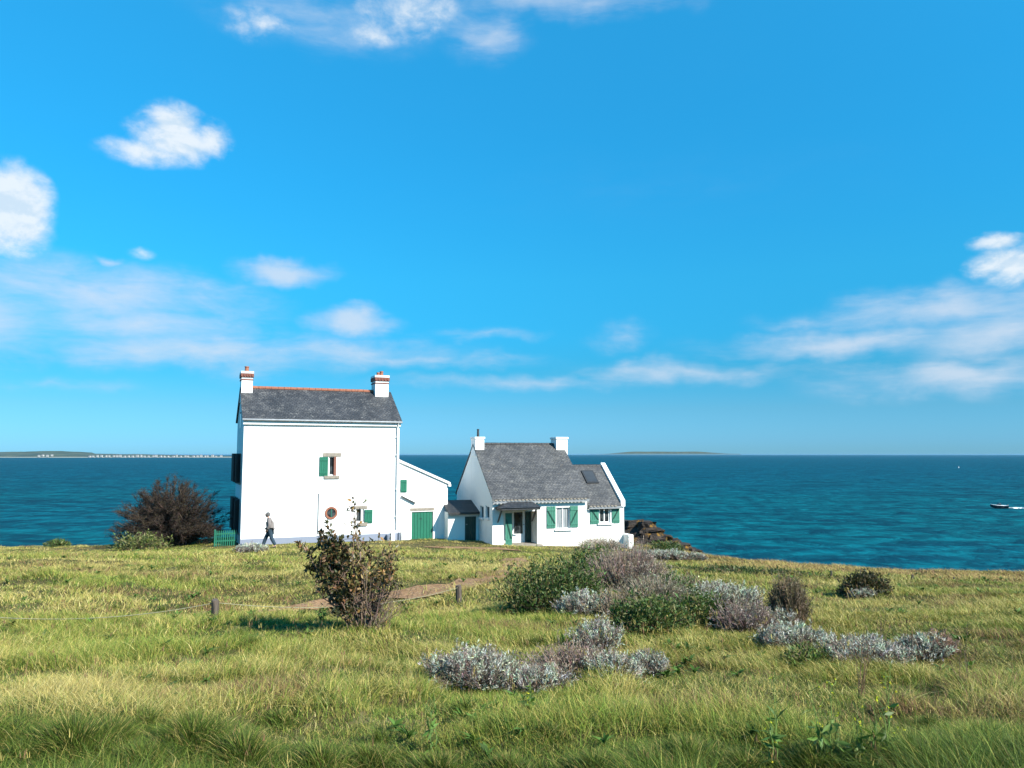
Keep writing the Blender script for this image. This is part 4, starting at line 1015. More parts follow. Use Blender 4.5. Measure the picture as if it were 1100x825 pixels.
post(980, 623, 5, 2.2, 'thin weathered post right of the dark round bush, near the sea edge')
post(1025, 625, 4, 2.2, 'pale stub of a post farthest right near the sea edge')
def rope(name, A, B, sag, label):
    n = 40; pts = []
    for i in range(n + 1):
        t = i / n; q = A.lerp(B, t); q.z -= sag * 4 * t * (1 - t); q.z = max(q.z, float(gz(q.x, q.y)) + .09); pts.append(q)
    P_ = np.array([[list(q) for q in pts]]); a = 2 * PI / 6
    k = n + 1; T = unit(np.gradient(P_[0], axis=0)); s_ = unit(np.cross(T, [0, 0, 1.0])); u_ = np.cross(s_, T)
    ang = np.arange(k) * 1.3
    V = np.stack([P_[0] + .007 * (s_ * np.cos(a * q + ang)[:, None] + u_ * np.sin(a * q + ang)[:, None]) for q in range(6)], 1).reshape(-1, 3)
    base = np.arange(n) * 6
    f = np.concatenate([np.stack([base + q, base + (q + 1) % 6, base + 6 + (q + 1) % 6, base + 6 + q], 1) for q in range(6)])
    tag(np_mesh(name, V, [f], M['rope']), label, 'rope')
up_ = lambda p, h: p + Vector((0, 0, h - .05))
rope('rope', up_(pc, hc), up_(pa, ha), .16, 'pale rope strung low over the grass to the dark post')
rope('rope', up_(pa, ha), up_(pb, hb_), .22, 'pale rope running behind the leafy bush to the brown post')

# ================================================================== green picket fence at the house corner
pf = A1 + H1.v * .4 + H1.u * -.12
fz = A1.z
rootf = empty('picket_fence', (pf.x, pf.y, fz), ang1 + .08, 'short run of green picket fence at the left corner of the tall house', 'fence')
for k in range(10):
    x = -.06 - k * .105; q = MB(); q.box(x - .024, x + .024, -.012, .012, -.25, .72).prism([(x - .024, -.012, .72), (x + .024, -.012, .72), (x, -.012, .79)], (0, .024, 0)); q.build('picket', M['green'], rootf)
for z in (.2, .56): box('rail', M['green'], rootf, -1.06, 0, .0125, .05, z, z + .07)
box('fence_post', M['green'], rootf, -1.14, -1.06, -.03, .05, -.3, .82, .01)

# ================================================================== walking person
def skin(name, verts, edges, radii, mat, parent=None, sub=2):
    me = bpy.data.meshes.new(name); me.from_pydata(verts, edges, []); o = link(name, me, mat, parent)
    sm = o.modifiers.new('skin', 'SKIN'); sm.use_smooth_shade = True
    for v, r in zip(me.skin_vertices[0].data, radii): v.radius = r if isinstance(r, tuple) else (r, r)
    me.skin_vertices[0].data[0].use_root = True
    ss = o.modifiers.new('sub', 'SUBSURF'); ss.levels = sub; ss.render_levels = sub
    dg = bpy.context.evaluated_depsgraph_get(); dg.update()
    m2 = bpy.data.meshes.new_from_object(o.evaluated_get(dg)); o.modifiers.clear(); o.data = m2; m2.shade_smooth()
    if not m2.materials: m2.materials.append(mat)
    return o
M['skin'] = simple('skin', (.50, .30, .22), (.45, .26, .19), 10, .6); M['jacket'] = simple('beige_grey_jacket', (.20, .175, .165), (.16, .14, .132), 12, .9, .4, .01)
M['jeans'] = simple('blue_jeans', (.016, .036, .055), (.022, .046, .07), 18, .9, .3, .005); M['hair'] = simple('grey_hair', (.12, .115, .11), (.08, .077, .075), 30, .8, .6, .01); M['shoe'] = simple('dark_shoe', (.03, .028, .027), (.05, .045, .04), 9, .6)
pd = ray(289.5, 586); Yp = 38.6; pp_ = Vector((pd[0] / pd[1] * Yp, Yp, 0)); pp_.z = float(gz(pp_.x, pp_.y))
person = empty('person', pp_, math.radians(8), 'person in a beige grey jacket and blue jeans walking left past the tall house', 'person')
# faces -x; y is across the shoulders (towards the camera is -y)
hip = (.0, 0, .90); 
J = dict(pel=(.02, 0, .93), wai=(.0, 0, 1.08), chs=(-.02, 0, 1.30), nck=(-.075, 0, 1.47), hd0=(-.10, 0, 1.56),
         sL=(-.03, -.17, 1.39), eL=(.02, -.23, 1.12), wL=(-.10, -.20, .93), sR=(-.03, .17, 1.39), eR=(-.02, .23, 1.12), wR=(-.17, .17, 1.00),
         hL=(.02, -.09, .88), kL=(.10, -.10, .50), aL=(.30, -.10, .14), tL=(.16, -.10, .045), hR=(.0, .09, .88), kR=(-.20, .10, .52), aR=(-.34, .10, .10), tR=(-.48, .10, .05))
names = list(J); idx = {n_: i for i, n_ in enumerate(names)}
ed = [('pel', 'wai'), ('wai', 'chs'), ('chs', 'nck'), ('nck', 'hd0'), ('chs', 'sL'), ('sL', 'eL'), ('eL', 'wL'), ('chs', 'sR'), ('sR', 'eR'), ('eR', 'wR'), ('pel', 'hL'), ('hL', 'kL'), ('kL', 'aL'), ('aL', 'tL'), ('pel', 'hR'), ('hR', 'kR'), ('kR', 'aR'), ('aR', 'tR')]
rad_ = dict(pel=(.14, .15), wai=(.14, .14), chs=(.145, .155), nck=.055, hd0=.06, sL=.062, eL=.05, wL=.03, sR=.062, eR=.05, wR=.03, hL=.095, kL=.068, aL=.05, tL=.035, hR=.095, kR=.068, aR=.05, tR=.035)
body = skin('body', [J[n_] for n_ in names], [(idx[a], idx[b]) for a, b in ed], [rad_[n_] for n_ in names], M['skin'], person)
# head with brow, nose, chin and ears joined into the body mesh
bm = bmesh.new(); bm.from_mesh(body.data)
hm = bmesh.ops.create_uvsphere(bm, u_segments=24, v_segments=16, radius=.1)['verts']
hc_ = Vector((-.135, 0, 1.63))
for v in hm:
    x, y, z = v.co; f = -x / .1
    X = x * 1.0; Zz = z * 1.22; Yy = y * .78
    if f > 0: X -= .02 * max(0, -z / .1) * f; Yy *= 1 - .18 * max(0, -z / .1)
    if f > .72 and abs(y) < .03: X -= .028 * math.exp(-((z + .012) / .022) ** 2)          # nose
    if f > .6: X += .010 * math.exp(-((z - .02) / .014) ** 2) * (1 if abs(abs(y) - .035) < .025 else .2)  # eye sockets
    if f > .6: X += .006 * math.exp(-((z + .055) / .008) ** 2)                               # mouth line
    v.co = (X, Yy, Zz)
    c_, s_ = math.cos(-.30), math.sin(-.30); v.co = Vector((v.co.x * c_ - v.co.z * s_, v.co.y, v.co.x * s_ + v.co.z * c_)) + hc_
for sy in (-1, 1):
    ea = bmesh.ops.create_icosphere(bm, subdivisions=2, radius=.03)['verts']
    for v in ea: v.co = Vector((v.co.x * .7, v.co.y * .35, v.co.z)) + hc_ + Vector((.012, sy * .078, -.005))
# five fingers on each hand, curled towards the palm
for wn, en_ in (('wL', 'eL'), ('wR', 'eR')):
    wv, ev = Vector(J[wn]), Vector(J[en_]); dn = (wv - ev).normalized(); sd = Vector((1, 0, 0)).cross(dn).normalized(); fw = dn.cross(sd)
    def seg(p0, p1, r0, r1):
        u = (p1 - p0).normalized(); a = u.orthogonal().normalized(); b = u.cross(a)
        A_ = [bm.verts.new(p0 + (a * math.cos(t) + b * math.sin(t)) * r0) for t in np.linspace(0, 2 * PI, 7)[:-1]]; B_ = [bm.verts.new(p1 + (a * math.cos(t) + b * math.sin(t)) * r1) for t in np.linspace(0, 2 * PI, 7)[:-1]]
        for i in range(6): bm.faces.new((A_[i], A_[(i + 1) % 6], B_[(i + 1) % 6], B_[i]))
        bm.faces.new(B_)
    pm = wv + dn * .085; seg(wv, pm, .032, .036)
    for fi in range(4):
        o0 = pm + fw * (.027 - .018 * fi); l1_ = (.042, .048, .045, .035)[fi]; m1 = o0 + dn * l1_ - sd * .006; seg(o0 - dn * .02, m1, .0095, .0088); seg(m1, m1 + dn * .03 - sd * .022, .0088, .007)
    t0_ = wv + dn * .03 + fw * .03; seg(t0_, t0_ + dn * .045 + fw * .022, .011, .0095); seg(t0_ + dn * .045 + fw * .022, t0_ + dn * .072 + fw * .018, .0095, .008)
bmesh.ops.recalc_face_normals(bm, faces=bm.faces); bm.to_mesh(body.data); bm.free(); body.data.shade_smooth()
def sub_skin(name, ns, es, gr, mat, extra=()):
    vs_ = [J[n_] for n_ in ns] + [e_[0] for e_ in extra]; ix = {n_: i for i, n_ in enumerate(ns)}
    r_ = [tuple(q * gr[0] + gr[1] for q in (rad_[n_] if isinstance(rad_[n_], tuple) else (rad_[n_],) * 2)) for n_ in ns] + [e_[1] for e_ in extra]
    return skin(name, vs_, [(ix[a], ix[b]) for a, b in es] + [(ix[e_[2]], len(ns) + i) for i, e_ in enumerate(extra)], r_, mat, person)
sub_skin('jacket', ['wai', 'pel', 'chs', 'sL', 'eL', 'wL', 'sR', 'eR', 'wR'], [('pel', 'wai'), ('wai', 'chs'), ('chs', 'sL'), ('sL', 'eL'), ('eL', 'wL'), ('chs', 'sR'), ('sR', 'eR'), ('eR', 'wR')], (1.25, .035), M['jacket'], [((-.065, 0, 1.44), (.085, .085), 'chs')])
sub_skin('jeans', ['pel', 'hL', 'kL', 'aL', 'hR', 'kR', 'aR'], [('pel', 'hL'), ('hL', 'kL'), ('kL', 'aL'), ('pel', 'hR'), ('hR', 'kR'), ('kR', 'aR')], (1.15, .022), M['jeans'])
for sfx, an, tn in (('L', 'aL', 'tL'), ('R', 'aR', 'tR')):
    a_v, t_v = Vector(J[an]), Vector(J[tn]); skin('shoe', [a_v + Vector((.03, 0, -.06)), (a_v + t_v) / 2 + Vector((0, 0, -.03)), t_v + Vector((-.06, 0, -.01))], [(0, 1), (1, 2)], [(.045, .05), (.048, .05), (.035, .035)], M['shoe'], person)
bm = bmesh.new(); bmesh.ops.create_uvsphere(bm, u_segments=24, v_segments=16, radius=.112)
for v in bm.verts:
    x, y, z = v.co; v.co = Vector((x + .018, y * .84, z * 1.16 + .016)); v.co += Vector(np.random.RandomState(int(abs(x * 9e4)) % 999).randn(3) * .0025)
    c_, s_ = math.cos(-.30), math.sin(-.30); v.co = Vector((v.co.x * c_ - v.co.z * s_, v.co.y, v.co.x * s_ + v.co.z * c_)) + hc_
bmesh.ops.delete(bm, geom=[f for f in bm.faces if (f.calc_center_median() - hc_).x < -.045 and (f.calc_center_median() - hc_).z < .055 or (f.calc_center_median() - hc_).z < -.06], context='FACES')
me = bpy.data.meshes.new('hair'); bm.to_mesh(me); bm.free(); me.shade_smooth(); link('hair', me, M['hair'], person)

# ================================================================== motor boat, wake, sail far out
def sea_at(px, py): d_ = ray(px, py); t = SEA / d_[2]; return Vector(d_ * t)
M['sail'] = simple('off_white_sailcloth', (.42, .43, .44), (.36, .37, .38), 1, .8); M['hull'] = simple('dark_blue_hull', (.015, .02, .03), (.02, .03, .045), 3, .3); M['white'] = simple('white_gelcoat', (.8, .8, .8), (.75, .75, .75), 3, .3)
pB = sea_at(1073, 546.3); root = empty('motor_boat', pB, math.radians(-4), 'small dark hulled motor boat speeding left across the sea', 'boat')
LB = 17.5 * pB.y / F; hw_ = LB * .17
prof = [(-.5, .02, 1.05, .55), (-.38, .5, .92, .25), (-.15, .9, .78, .02), (.2, 1, .70, -.1), (.5, .92, .68, -.1)]
V = []; 
for (fx, fw, top, bot) in prof:
    s_ = LB * .24; V += [(fx * LB, -hw_ * fw, top * s_), (fx * LB, -hw_ * fw * .75, (bot + .18) * s_), (fx * LB, 0, bot * s_), (fx * LB, hw_ * fw * .75, (bot + .18) * s_), (fx * LB, hw_ * fw, top * s_)]
fc = [np.array([[i * 5 + j, (i + 1) * 5 + j, (i + 1) * 5 + j + 1, i * 5 + j + 1] for i in range(4) for j in range(4)]), np.array([[20, 21, 22, 23, 24]])]
np_mesh('hull', np.array(V), fc, M['hull'], root)
dk = np.array(V).reshape(5, 5, 3)[:, [0, 4]]; Vd = []
for (l_, r_) in dk: Vd += [l_ + [0, -.06, 0], l_ + [0, -.06, .14], r_ + [0, .06, .14], r_ + [0, .06, 0]]
fc = np.array([[i * 4 + j, (i + 1) * 4 + j, (i + 1) * 4 + (j + 1) % 4, i * 4 + (j + 1) % 4] for i in range(4) for j in range(4)])
np_mesh('gunwale', np.array(Vd), [fc, np.array([[0, 1, 2, 3], [16, 17, 18, 19]])], M['white'], root)
s_ = LB * .24
MB().hexa([(-.12 * LB, -hw_ * .5, .78 * s_), (.12 * LB, -hw_ * .55, .76 * s_), (.12 * LB, hw_ * .55, .76 * s_), (-.12 * LB, hw_ * .5, .78 * s_), (-.02 * LB, -hw_ * .4, 1.35 * s_), (.10 * LB, -hw_ * .45, 1.35 * s_), (.10 * LB, hw_ * .45, 1.35 * s_), (-.02 * LB, hw_ * .4, 1.35 * s_)]).build('windscreen', M['glass'], root)
MB().box(.47 * LB, .56 * LB, -.25, .25, .2 * s_, 1.0 * s_).build('outboard_motor', M['dark'], root, .05)
def foam_mat():
    m, t, o = new_mat('foam'); v = objco(t)
    n = t.noise(v, .7, 6, .7); b = t.add('ShaderNodeBsdfDiffuse'); b.inputs[0].default_value = (.75, .8, .82, 1); tr = t.add('ShaderNodeBsdfTransparent')
    mx = t.add('ShaderNodeMixShader'); t.put(mx.inputs[0], t.ss(n, .36, .6)); t.l.new(tr.outputs[0], mx.inputs[1]); t.l.new(b.outputs[0], mx.inputs[2]); t.l.new(mx.outputs[0], o.inputs[0]); return m
M['foam'] = foam_mat()
n = 30; V = []
for i in range(n + 1):
    x = LB * .35 + i / n * LB * 3.2; wd = .5 + 1.5 * i / n
    for j in range(5): q = j / 4 * 2 - 1; V.append((pB.x + x, pB.y + q * wd + .25 * math.sin(i * .9), SEA + .06 + .32 * (1 - q * q) * (1 - .6 * i / n) * (.6 + .6 * vnoise(i * .7, j * 1.3, 3))))
i = (np.arange(n)[:, None] * 5 + np.arange(4)[None, :]).ravel()
tag(np_mesh('boat_wake', np.array(V), [np.stack([i, i + 5, i + 6, i + 1], 1)], M['foam']), 'white foaming wake trailing behind the motor boat', 'wake', kind='stuff')
pS = sea_at(1030, 502.6); root = empty('sailing_boat', pS, .4, 'tiny white sailing boat far out, left of and beyond the motor boat', 'boat'); kS = pS.y / F
S_ = 2.0 * kS
MB().hexa([(-.32 * S_, -.07 * S_, .02 * S_), (.26 * S_, -.09 * S_, .02 * S_), (.26 * S_, .09 * S_, .02 * S_), (-.32 * S_, .07 * S_, .02 * S_), (-.42 * S_, -.02 * S_, .14 * S_), (.3 * S_, -.11 * S_, .12 * S_), (.3 * S_, .11 * S_, .12 * S_), (-.42 * S_, .02 * S_, .14 * S_)]).build('hull', M['white'], root)
MB().tube((-.05 * S_, 0, .1 * S_), (-.05 * S_, 0, S_), .012 * S_).build('mast', M['grey_metal'], root)
MB().prism([(-.03 * S_, 0, .2 * S_), (.28 * S_, .05 * S_, .2 * S_), (-.03 * S_, 0, .98 * S_)], (0, .012 * S_, 0)).build('mainsail', M['sail'], root)
MB().prism([(-.06 * S_, 0, .18 * S_), (-.4 * S_, .04 * S_, .18 * S_), (-.06 * S_, 0, .85 * S_)], (0, .012 * S_, 0)).build('jib', M['sail'], root)

# ---- white houses strung along the far shore
M['far_roof'] = simple('far_slate_roof', (.12, .12, .13), (.16, .15, .15), 1, .8)
M['far_wall'] = simple('far_cream_wall', (.42, .41, .38), (.3, .29, .27), .05, .9)
def far_house(px, wpx, hpx, ypx=490.2):
    Y = 3297.0; x = (px - 550) / F * Y; w_ = wpx * Y / F; h = hpx * Y / F; z = SEA + max(.8, (491.6 - ypx) / F * Y)
    Yh = Y + 2 + (z - SEA) * 2.5
    o = empty('far_house', (x * Yh / Y, Yh, z), rnd.uniform(-.25, .25), FARL, 'house', 'white houses strung along the far shore')
    MB().box(-w_ / 2, w_ / 2, -3, 5, -4, h * .62).build('wall', M['far_wall'], o)
    MB().hexa([(-w_ / 2 - .4, -3.4, h * .62), (w_ / 2 + .4, -3.4, h * .62), (w_ / 2 + .4, 5.4, h * .62), (-w_ / 2 - .4, 5.4, h * .62), (-w_ / 2, .9, h), (w_ / 2, .9, h), (w_ / 2, 1.1, h), (-w_ / 2, 1.1, h)]).build('roof', M['far_roof'], o)
FARL = 'tiny white house with grey roof in the row along the far shore'
for k in range(34):
    px = 98 + k * 4.25 + rnd.uniform(-.9, .9); far_house(px, rnd.uniform(1.2, 2.4), rnd.uniform(.9, 1.6), 490.6 - rnd.random() * .7)
for px, y in ((48, 489.4), (53, 489.8), (58, 489.3), (44, 490)): far_house(px, 1.8, 1.3, y)

# ================================================================== grass
def near_path(x, y):
    m_ = np.zeros(len(x), bool)
    for (L_, w_) in PATHS:
        d2 = (x[:, None] - L_[None, ::3, 0]) ** 2 + (y[:, None] - L_[None, ::3, 1]) ** 2
        j = d2.argmin(1); wob_ = .75 + .6 * vnoise(x * 1.4, y * 1.4, 44)
        m_ |= d2[np.arange(len(x)), j] < (w_[::3][j] * wob_) ** 2
    return m_
def in_house(x, y):
    m_ = np.zeros(len(x), bool)
    for B, u0_, u1_, v1_ in ((H1, -.1, WU + .1, D1), (G, 0, GU, GD), (K, 0, EU + .2, KD), (L_shed, lu0, 0, 3)):
        dx = x - B.A.x; dy = y - B.A.y; u_ = dx * B.u.x + dy * B.u.y; v_ = dx * B.v.x + dy * B.v.y
        m_ |= (u_ > u0_) & (u_ < u1_) & (v_ > -.06) & (v_ < v1_)
    return m_
L_shed = L_
def grass_zone(y0, y1, per_m2, half=.75):
    """points in the wedge of land the lens can see, plus a margin to the sides"""
    area = half * (y1 ** 2 - y0 ** 2); n = int(area * per_m2)
    y = np.sqrt(y0 ** 2 + (y1 ** 2 - y0 ** 2) * R.rand(n)); x = (R.rand(n) * 2 - 1) * half * y
    k = (y < yedge(x) + 1.3) & ~in_house(x, y); x, y = x[k], y[k]
    pth = near_path(x, y); k = ~pth | (R.rand(len(x)) < .10); return x[k], y[k]
GREEN1, GREEN2, STRAW, PALE, OLIVE, BROWN = [np.array(c) for c in ((.06, .105, .014), (.155, .215, .032), (.42, .335, .105), (.52, .44, .18), (.27, .24, .055), (.24, .14, .07))]
GV, GF, GC, off = [], [], [], 0
def blades(x, y, hscale, wid, segs):
    global off
    n = len(x)
    f1 = fbm(x / 4.5, y / 3.2, 51, 4); f2 = fbm(x / 1.3, y / 1.0, 52, 3); f3 = fbm(x / .45, y / .4, 53, 2); f4 = fbm(x / 9, y / 2.2, 54, 3)
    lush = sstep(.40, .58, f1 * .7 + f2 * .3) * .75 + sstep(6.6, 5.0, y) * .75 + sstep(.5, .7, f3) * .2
    dryz = sstep(.46, .62, f4 * .6 + f2 * .4) + .8 * sstep(-8, -5.5, y - yedge(x)) * sstep(4, 8, x)
    tus = sstep(.36, .66, fbm(x / .95, y / .7, 61, 2)); nearb = sstep(10, 5.5, y)
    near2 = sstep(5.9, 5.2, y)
    h = (.045 + .06 * f2 + .04 * lush * f3 + .04 * R.rand(n) + .05 * near2 * tus) * hscale * (.3 + 1.2 * R.rand(n)) * (.55 + .7 * tus)
    h = h * (1 - .45 * sstep(33, 38, y) * (x < 8)) 
    r = R.rand(n)
    c = np.where((r < .46)[:, None], GREEN2, np.where((r < .62)[:, None], GREEN1, OLIVE))
    ps = np.clip(.50 + .45 * dryz - .46 * lush, .05, .92)
    k = R.rand(n) < ps; c[k] = STRAW; k2 = k & (R.rand(n) < .28); c[k2] = PALE
    edge = sstep(-11.0, -7.5, y - yedge(x)) * sstep(4, 8, x); k3 = R.rand(n) < edge * .7; c[k3] = STRAW * .95; k3 = R.rand(n) < edge * .38; c[k3] = BROWN * 1.25
    patch = sstep(.60, .70, fbm(x / 2.2, y / 1.1, 57, 3)); k4 = R.rand(n) < patch * .5; c[k4] = BROWN * .8
    c = np.where((tus < .25)[:, None] & (R.rand(n, 1) < .35), GREEN1, c); c = c * (1 + .42 * (R.rand(n, 1) * 2 - 1)) * (.75 + .5 * f1[:, None])  # darker green in the gaps stands in for shade between tussocks
    near_shade = sstep(6.4, 5.0, y + .8 * (f3 - .5)); kg = R.rand(n) < near_shade * .68; c[kg] = GREEN1 * (.40 + .65 * R.rand(kg.sum(), 1)); kg = R.rand(n) < near_shade * .18; c[kg] = GREEN2 * .8  # near strip: lush green, darkened further to paint in the shade of its hollows
    wa = 2.4 + 3.5 * (fbm(x / 3.0, y / 2.5, 55, 2) - .5) + 5.0 * (fbm(x / .4, y / .4, 56, 2) - .5)   # combed by the wind, towards the left
    la = wa + 1.1 * R.randn(n); lean = .2 + .8 * R.rand(n) + .3 * k; fl = R.rand(n) < .22; lean[fl] = 1.3 + .9 * R.rand(fl.sum()); la[fl] = 6.28 * R.rand(fl.sum())
    P0 = np.stack([x, y, gz(x, y) - .02], 1); ld = np.stack([np.cos(la), np.sin(la), 0 * la], 1); sa = R.rand(n) * PI
    S = np.stack([np.cos(sa), np.sin(sa), 0 * sa], 1); wd = wid * (.6 + .8 * R.rand(n))
    rows = []
    for s_ in range(segs + 1):
        t = s_ / segs; cen = P0 + np.array([0, 0, 1.0]) * (h * t * (1 - .22 * lean * t))[:, None] + ld * (h * lean * t * t)[:, None]
        if s_ == segs: rows.append(cen[:, None])
        else: rows.append(np.stack([cen - S * (wd * (1 - .75 * t) * .5)[:, None], cen + S * (wd * (1 - .75 * t) * .5)[:, None]], 1))
    V = np.concatenate(rows, 1); m_ = V.shape[1]; b = off + np.arange(n) * m_
    for s_ in range(segs - 1):
        q = b + 2 * s_; GF.append(np.stack([q, q + 1, q + 3], 1)); GF.append(np.stack([q, q + 3, q + 2], 1))
    q = b + 2 * (segs - 1); GF.append(np.stack([q, q + 1, q + 2], 1))
    GV.append(V.reshape(-1, 3)); GC.append(np.repeat(np.clip(c, .004, .8), m_, 0)); off += n * m_
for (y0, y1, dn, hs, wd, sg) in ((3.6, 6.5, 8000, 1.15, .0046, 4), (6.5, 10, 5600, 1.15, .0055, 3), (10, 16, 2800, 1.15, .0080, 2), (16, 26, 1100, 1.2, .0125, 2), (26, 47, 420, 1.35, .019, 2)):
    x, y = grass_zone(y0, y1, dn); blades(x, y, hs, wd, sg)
# the meadow goes on to both sides of the wedge and a little behind
for (y0, y1, m_out, dn, hs, wd) in ((1.5, 12, 6, 900, 1.15, .011), (12, 42, 9, 230, 1.3, .02)):
    n = int(2 * m_out * (y1 - y0) * dn); y = y0 + (y1 - y0) * R.rand(n); x = (.75 * y + m_out * R.rand(n) ** 1.2) * np.where(R.rand(n) < .5, -1, 1)
    k = (y < yedge(x) + 1.3) & ~in_house(x, y); blades(x[k], y[k], hs, wd, 2)
y = 1.5 + 2.2 * R.rand(5000); x = (R.rand(5000) * 2 - 1) * .8 * y; blades(x, y, 1.1, .01, 2)

# tall tussocks in the near grass, casting the dark hollows beside them
def tussock(cx, cy, rad, hh, nb):
    global off
    a = R.rand(nb) * 2 * PI; r_ = rad * np.abs(R.randn(nb)) * .75; x = cx + np.cos(a) * r_; y = cy + np.sin(a) * r_ * .8
    h = hh * (.45 + .65 * R.rand(nb)) * np.maximum(.25, 1 - .35 * (r_ / rad)); r_ = np.minimum(r_, rad); lean = .15 + .55 * (r_ / rad) + .35 * R.rand(nb); la = np.where(R.rand(nb) < .45, a, 2.2 + 1.6 * (fbm(np.array([cx]), np.array([cy]), 91, 1)[0] - .5)) + .8 * R.randn(nb)
    P0 = np.stack([x, y, gz(x, y) - .02], 1); ld = np.stack([np.cos(la), np.sin(la), 0 * la], 1); sa = R.rand(nb) * PI; S = np.stack([np.cos(sa), np.sin(sa), 0 * sa], 1)
    wd = .0058 * (.6 + .8 * R.rand(nb)); segs = 5; rows = []
    k = R.rand(nb); c = np.where((k < .16)[:, None], STRAW, np.where((k < .6)[:, None], GREEN2, GREEN1)) * (.38 + .6 * R.rand(nb, 1))
    for s_ in range(segs + 1):
        t = s_ / segs; cen = P0 + np.array([0, 0, 1.0]) * (h * t * (1 - .45 * lean * t * t))[:, None] + ld * (h * lean * t * t)[:, None]
        if s_ == segs: rows.append(cen[:, None])
        else: rows.append(np.stack([cen - S * (wd * (1 - .75 * t) * .5)[:, None], cen + S * (wd * (1 - .75 * t) * .5)[:, None]], 1))
    V = np.concatenate(rows, 1); m_ = V.shape[1]; b = off + np.arange(nb) * m_
    for s_ in range(segs - 1):
        q = b + 2 * s_; GF.append(np.stack([q, q + 1, q + 3], 1)); GF.append(np.stack([q, q + 3, q + 2], 1))
    q = b + 2 * (segs - 1); GF.append(np.stack([q, q + 1, q + 2], 1))
    GV.append(V.reshape(-1, 3)); GC.append(np.repeat(np.clip(c, .004, .8), m_, 0)); off += nb * m_
for (px, py, rd, hh) in ((-20, 800, .24, .42), (78, 808, .28, .50), (118, 796, .2, .40), (205, 802, .28, .50), (262, 814, .22, .42), (20, 822, .22, .36), (150, 822, .22, .36), (345, 822, .24, .36), (395, 814, .18, .30), (470, 824, .2, .30), (545, 820, .16, .26), (640, 826, .22, .32), (742, 818, .26, .38), (700, 826, .2, .34),
                         (800, 824, .2, .32), (878, 822, .24, .36), (985, 820, .24, .36), (1040, 812, .2, .32), (1100, 818, .24, .36), (160, 770, .16, .24), (40, 752, .15, .22), (590, 780, .14, .2), (1000, 770, .16, .22), (300, 766, .14, .22)):
    q = at(px, py + 14); tussock(q.x, q.y, rd * 1.25, hh * .8, int(9000 * rd * hh / .1 * .45) + 150)
for _ in range(150):
    y_ = math.sqrt(rnd.uniform(36, 600)); x_ = rnd.uniform(-.7, .7) * y_
    if not near_path(np.array([x_]), np.array([y_]))[0]: tussock(x_, y_, rnd.uniform(.08, .2), rnd.uniform(.14, .26), 260)
# thin seed stalks and flat broad-leaved weeds scattered through the sward
def raw_blades(P0, ld, h, lean, wd, c, bend=.2):
    global off
    n = len(P0); segs = 3; sa = R.rand(n) * PI; S = np.stack([np.cos(sa), np.sin(sa), 0 * sa], 1); rows = []
    for s_ in range(segs + 1):
        t = s_ / segs; cen = P0 + np.array([0, 0, 1.0]) * (h * t * (1 - bend * lean * t))[:, None] + ld * (h * lean * t * t)[:, None]
        if s_ == segs: rows.append(cen[:, None])
        else:
            wf = wd * (1 - .5 * t) if bend < .3 else wd * (.35 + 1.6 * t if t < .5 else 1.4 - .6 * t)
            rows.append(np.stack([cen - S * (wf * .5)[:, None], cen + S * (wf * .5)[:, None]], 1))
    V = np.concatenate(rows, 1); m_ = V.shape[1]; b = off + np.arange(n) * m_
    for s_ in range(segs - 1):
        q = b + 2 * s_; GF.append(np.stack([q, q + 1, q + 3], 1)); GF.append(np.stack([q, q + 3, q + 2], 1))
    q = b + 2 * (segs - 1); GF.append(np.stack([q, q + 1, q + 2], 1))
    GV.append(V.reshape(-1, 3)); GC.append(np.repeat(np.clip(c, .004, .8), m_, 0)); off += n * m_
    return rows[-1][:, 0]
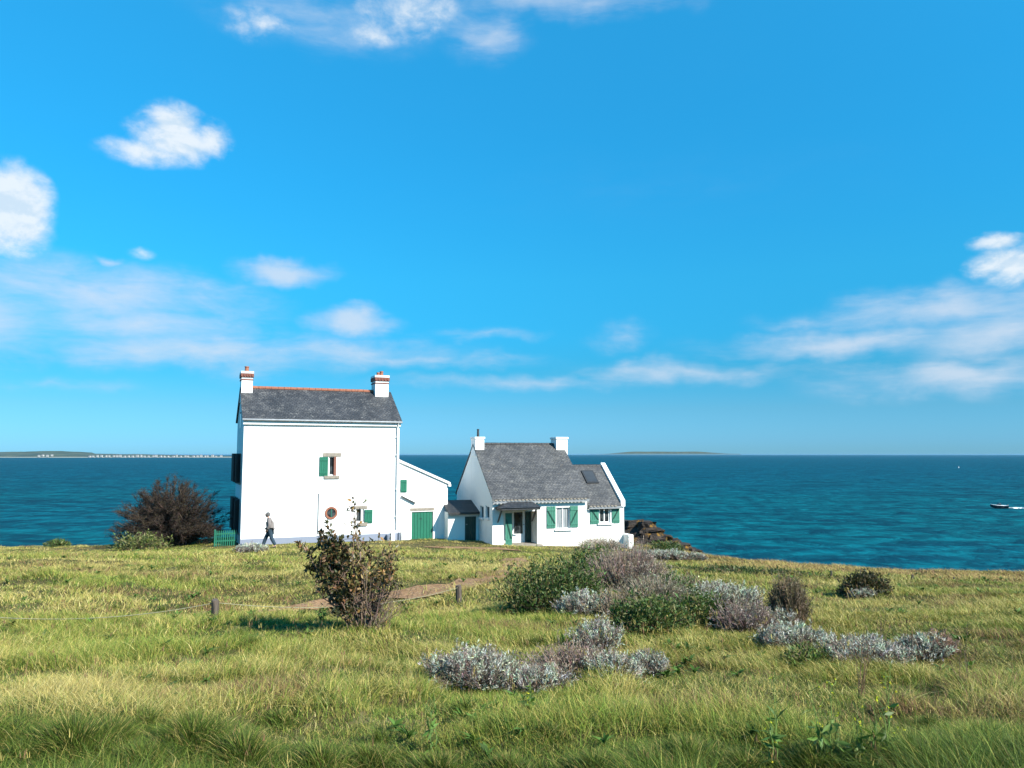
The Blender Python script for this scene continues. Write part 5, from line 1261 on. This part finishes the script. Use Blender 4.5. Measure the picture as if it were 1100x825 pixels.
for (y0, y1, dn, hh, wd) in ((4.2, 8, 11, .28, .0030), (8, 15, 8, .26, .0046), (15, 34, 3.5, .28, .0095)):
    x, y = grass_zone(y0, y1, dn); k = R.rand(len(x)) < sstep(.35, .6, fbm(x / 2.5, y / 1.8, 83, 3)) ; x, y = x[k], y[k]; n = len(x)
    la = 2.4 + .9 * R.randn(n); h = hh * (.6 + .7 * R.rand(n))
    c = np.where((R.rand(n) < .45)[:, None], BROWN, STRAW) * (.7 + .5 * R.rand(n, 1))
    tip = raw_blades(np.stack([x, y, gz(x, y)], 1), np.stack([np.cos(la), np.sin(la), 0 * la], 1), h, .15 + .5 * R.rand(n), np.full(n, wd), c)
    q = np.repeat(tip, 5, 0) + .012 * R.randn(n * 5, 3); a = R.rand(n * 5) * 2 * PI
    raw_blades(q - np.array([0, 0, .03]), np.stack([np.cos(a), np.sin(a), 0 * a], 1), .035 + .03 * R.rand(n * 5), .5 * R.rand(n * 5), np.full(n * 5, wd * 1.7), np.repeat(c, 5, 0) * .9)
for (y0, y1, dn, ll) in ((4.2, 9, 5.0, .11), (9, 18, 2.2, .13), (18, 36, .8, .18)):
    x, y = grass_zone(y0, y1, dn); k = R.rand(len(x)) < sstep(.45, .62, fbm(x / 1.8, y / 1.4, 87, 2)) * .9 + .08; x, y = x[k], y[k]; n = len(x)
    P0 = np.repeat(np.stack([x, y, gz(x, y) + .03], 1), 9, 0); a = R.rand(n * 9) * 2 * PI; h = ll * (.5 + .7 * R.rand(n * 9))
    raw_blades(P0, np.stack([np.cos(a), np.sin(a), 0 * a], 1), h, .5 + .9 * R.rand(n * 9), h * .30, GREEN1 * np.array([1.0, 1.1, 1.4]) * (.6 + .8 * R.rand(n * 9, 1)), .45)
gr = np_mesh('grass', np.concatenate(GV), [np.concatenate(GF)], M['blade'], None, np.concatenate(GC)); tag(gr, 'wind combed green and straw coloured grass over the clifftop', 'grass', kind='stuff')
print('grass verts', off)

# ================================================================== sea air
hz, t, o = new_mat('sea_haze')
pv = t.add('ShaderNodeVolumePrincipled'); pv.inputs['Color'].default_value = (.26, .52, .74, 1); pv.inputs['Density'].default_value = HAZE
t.l.new(pv.outputs[0], o.inputs['Volume'])
tag(box('haze', hz, None, -31000, 31000, -60, 31000, SEA - 12, 6.0), 'thin maritime haze over sea and coast', 'haze', kind='stuff')
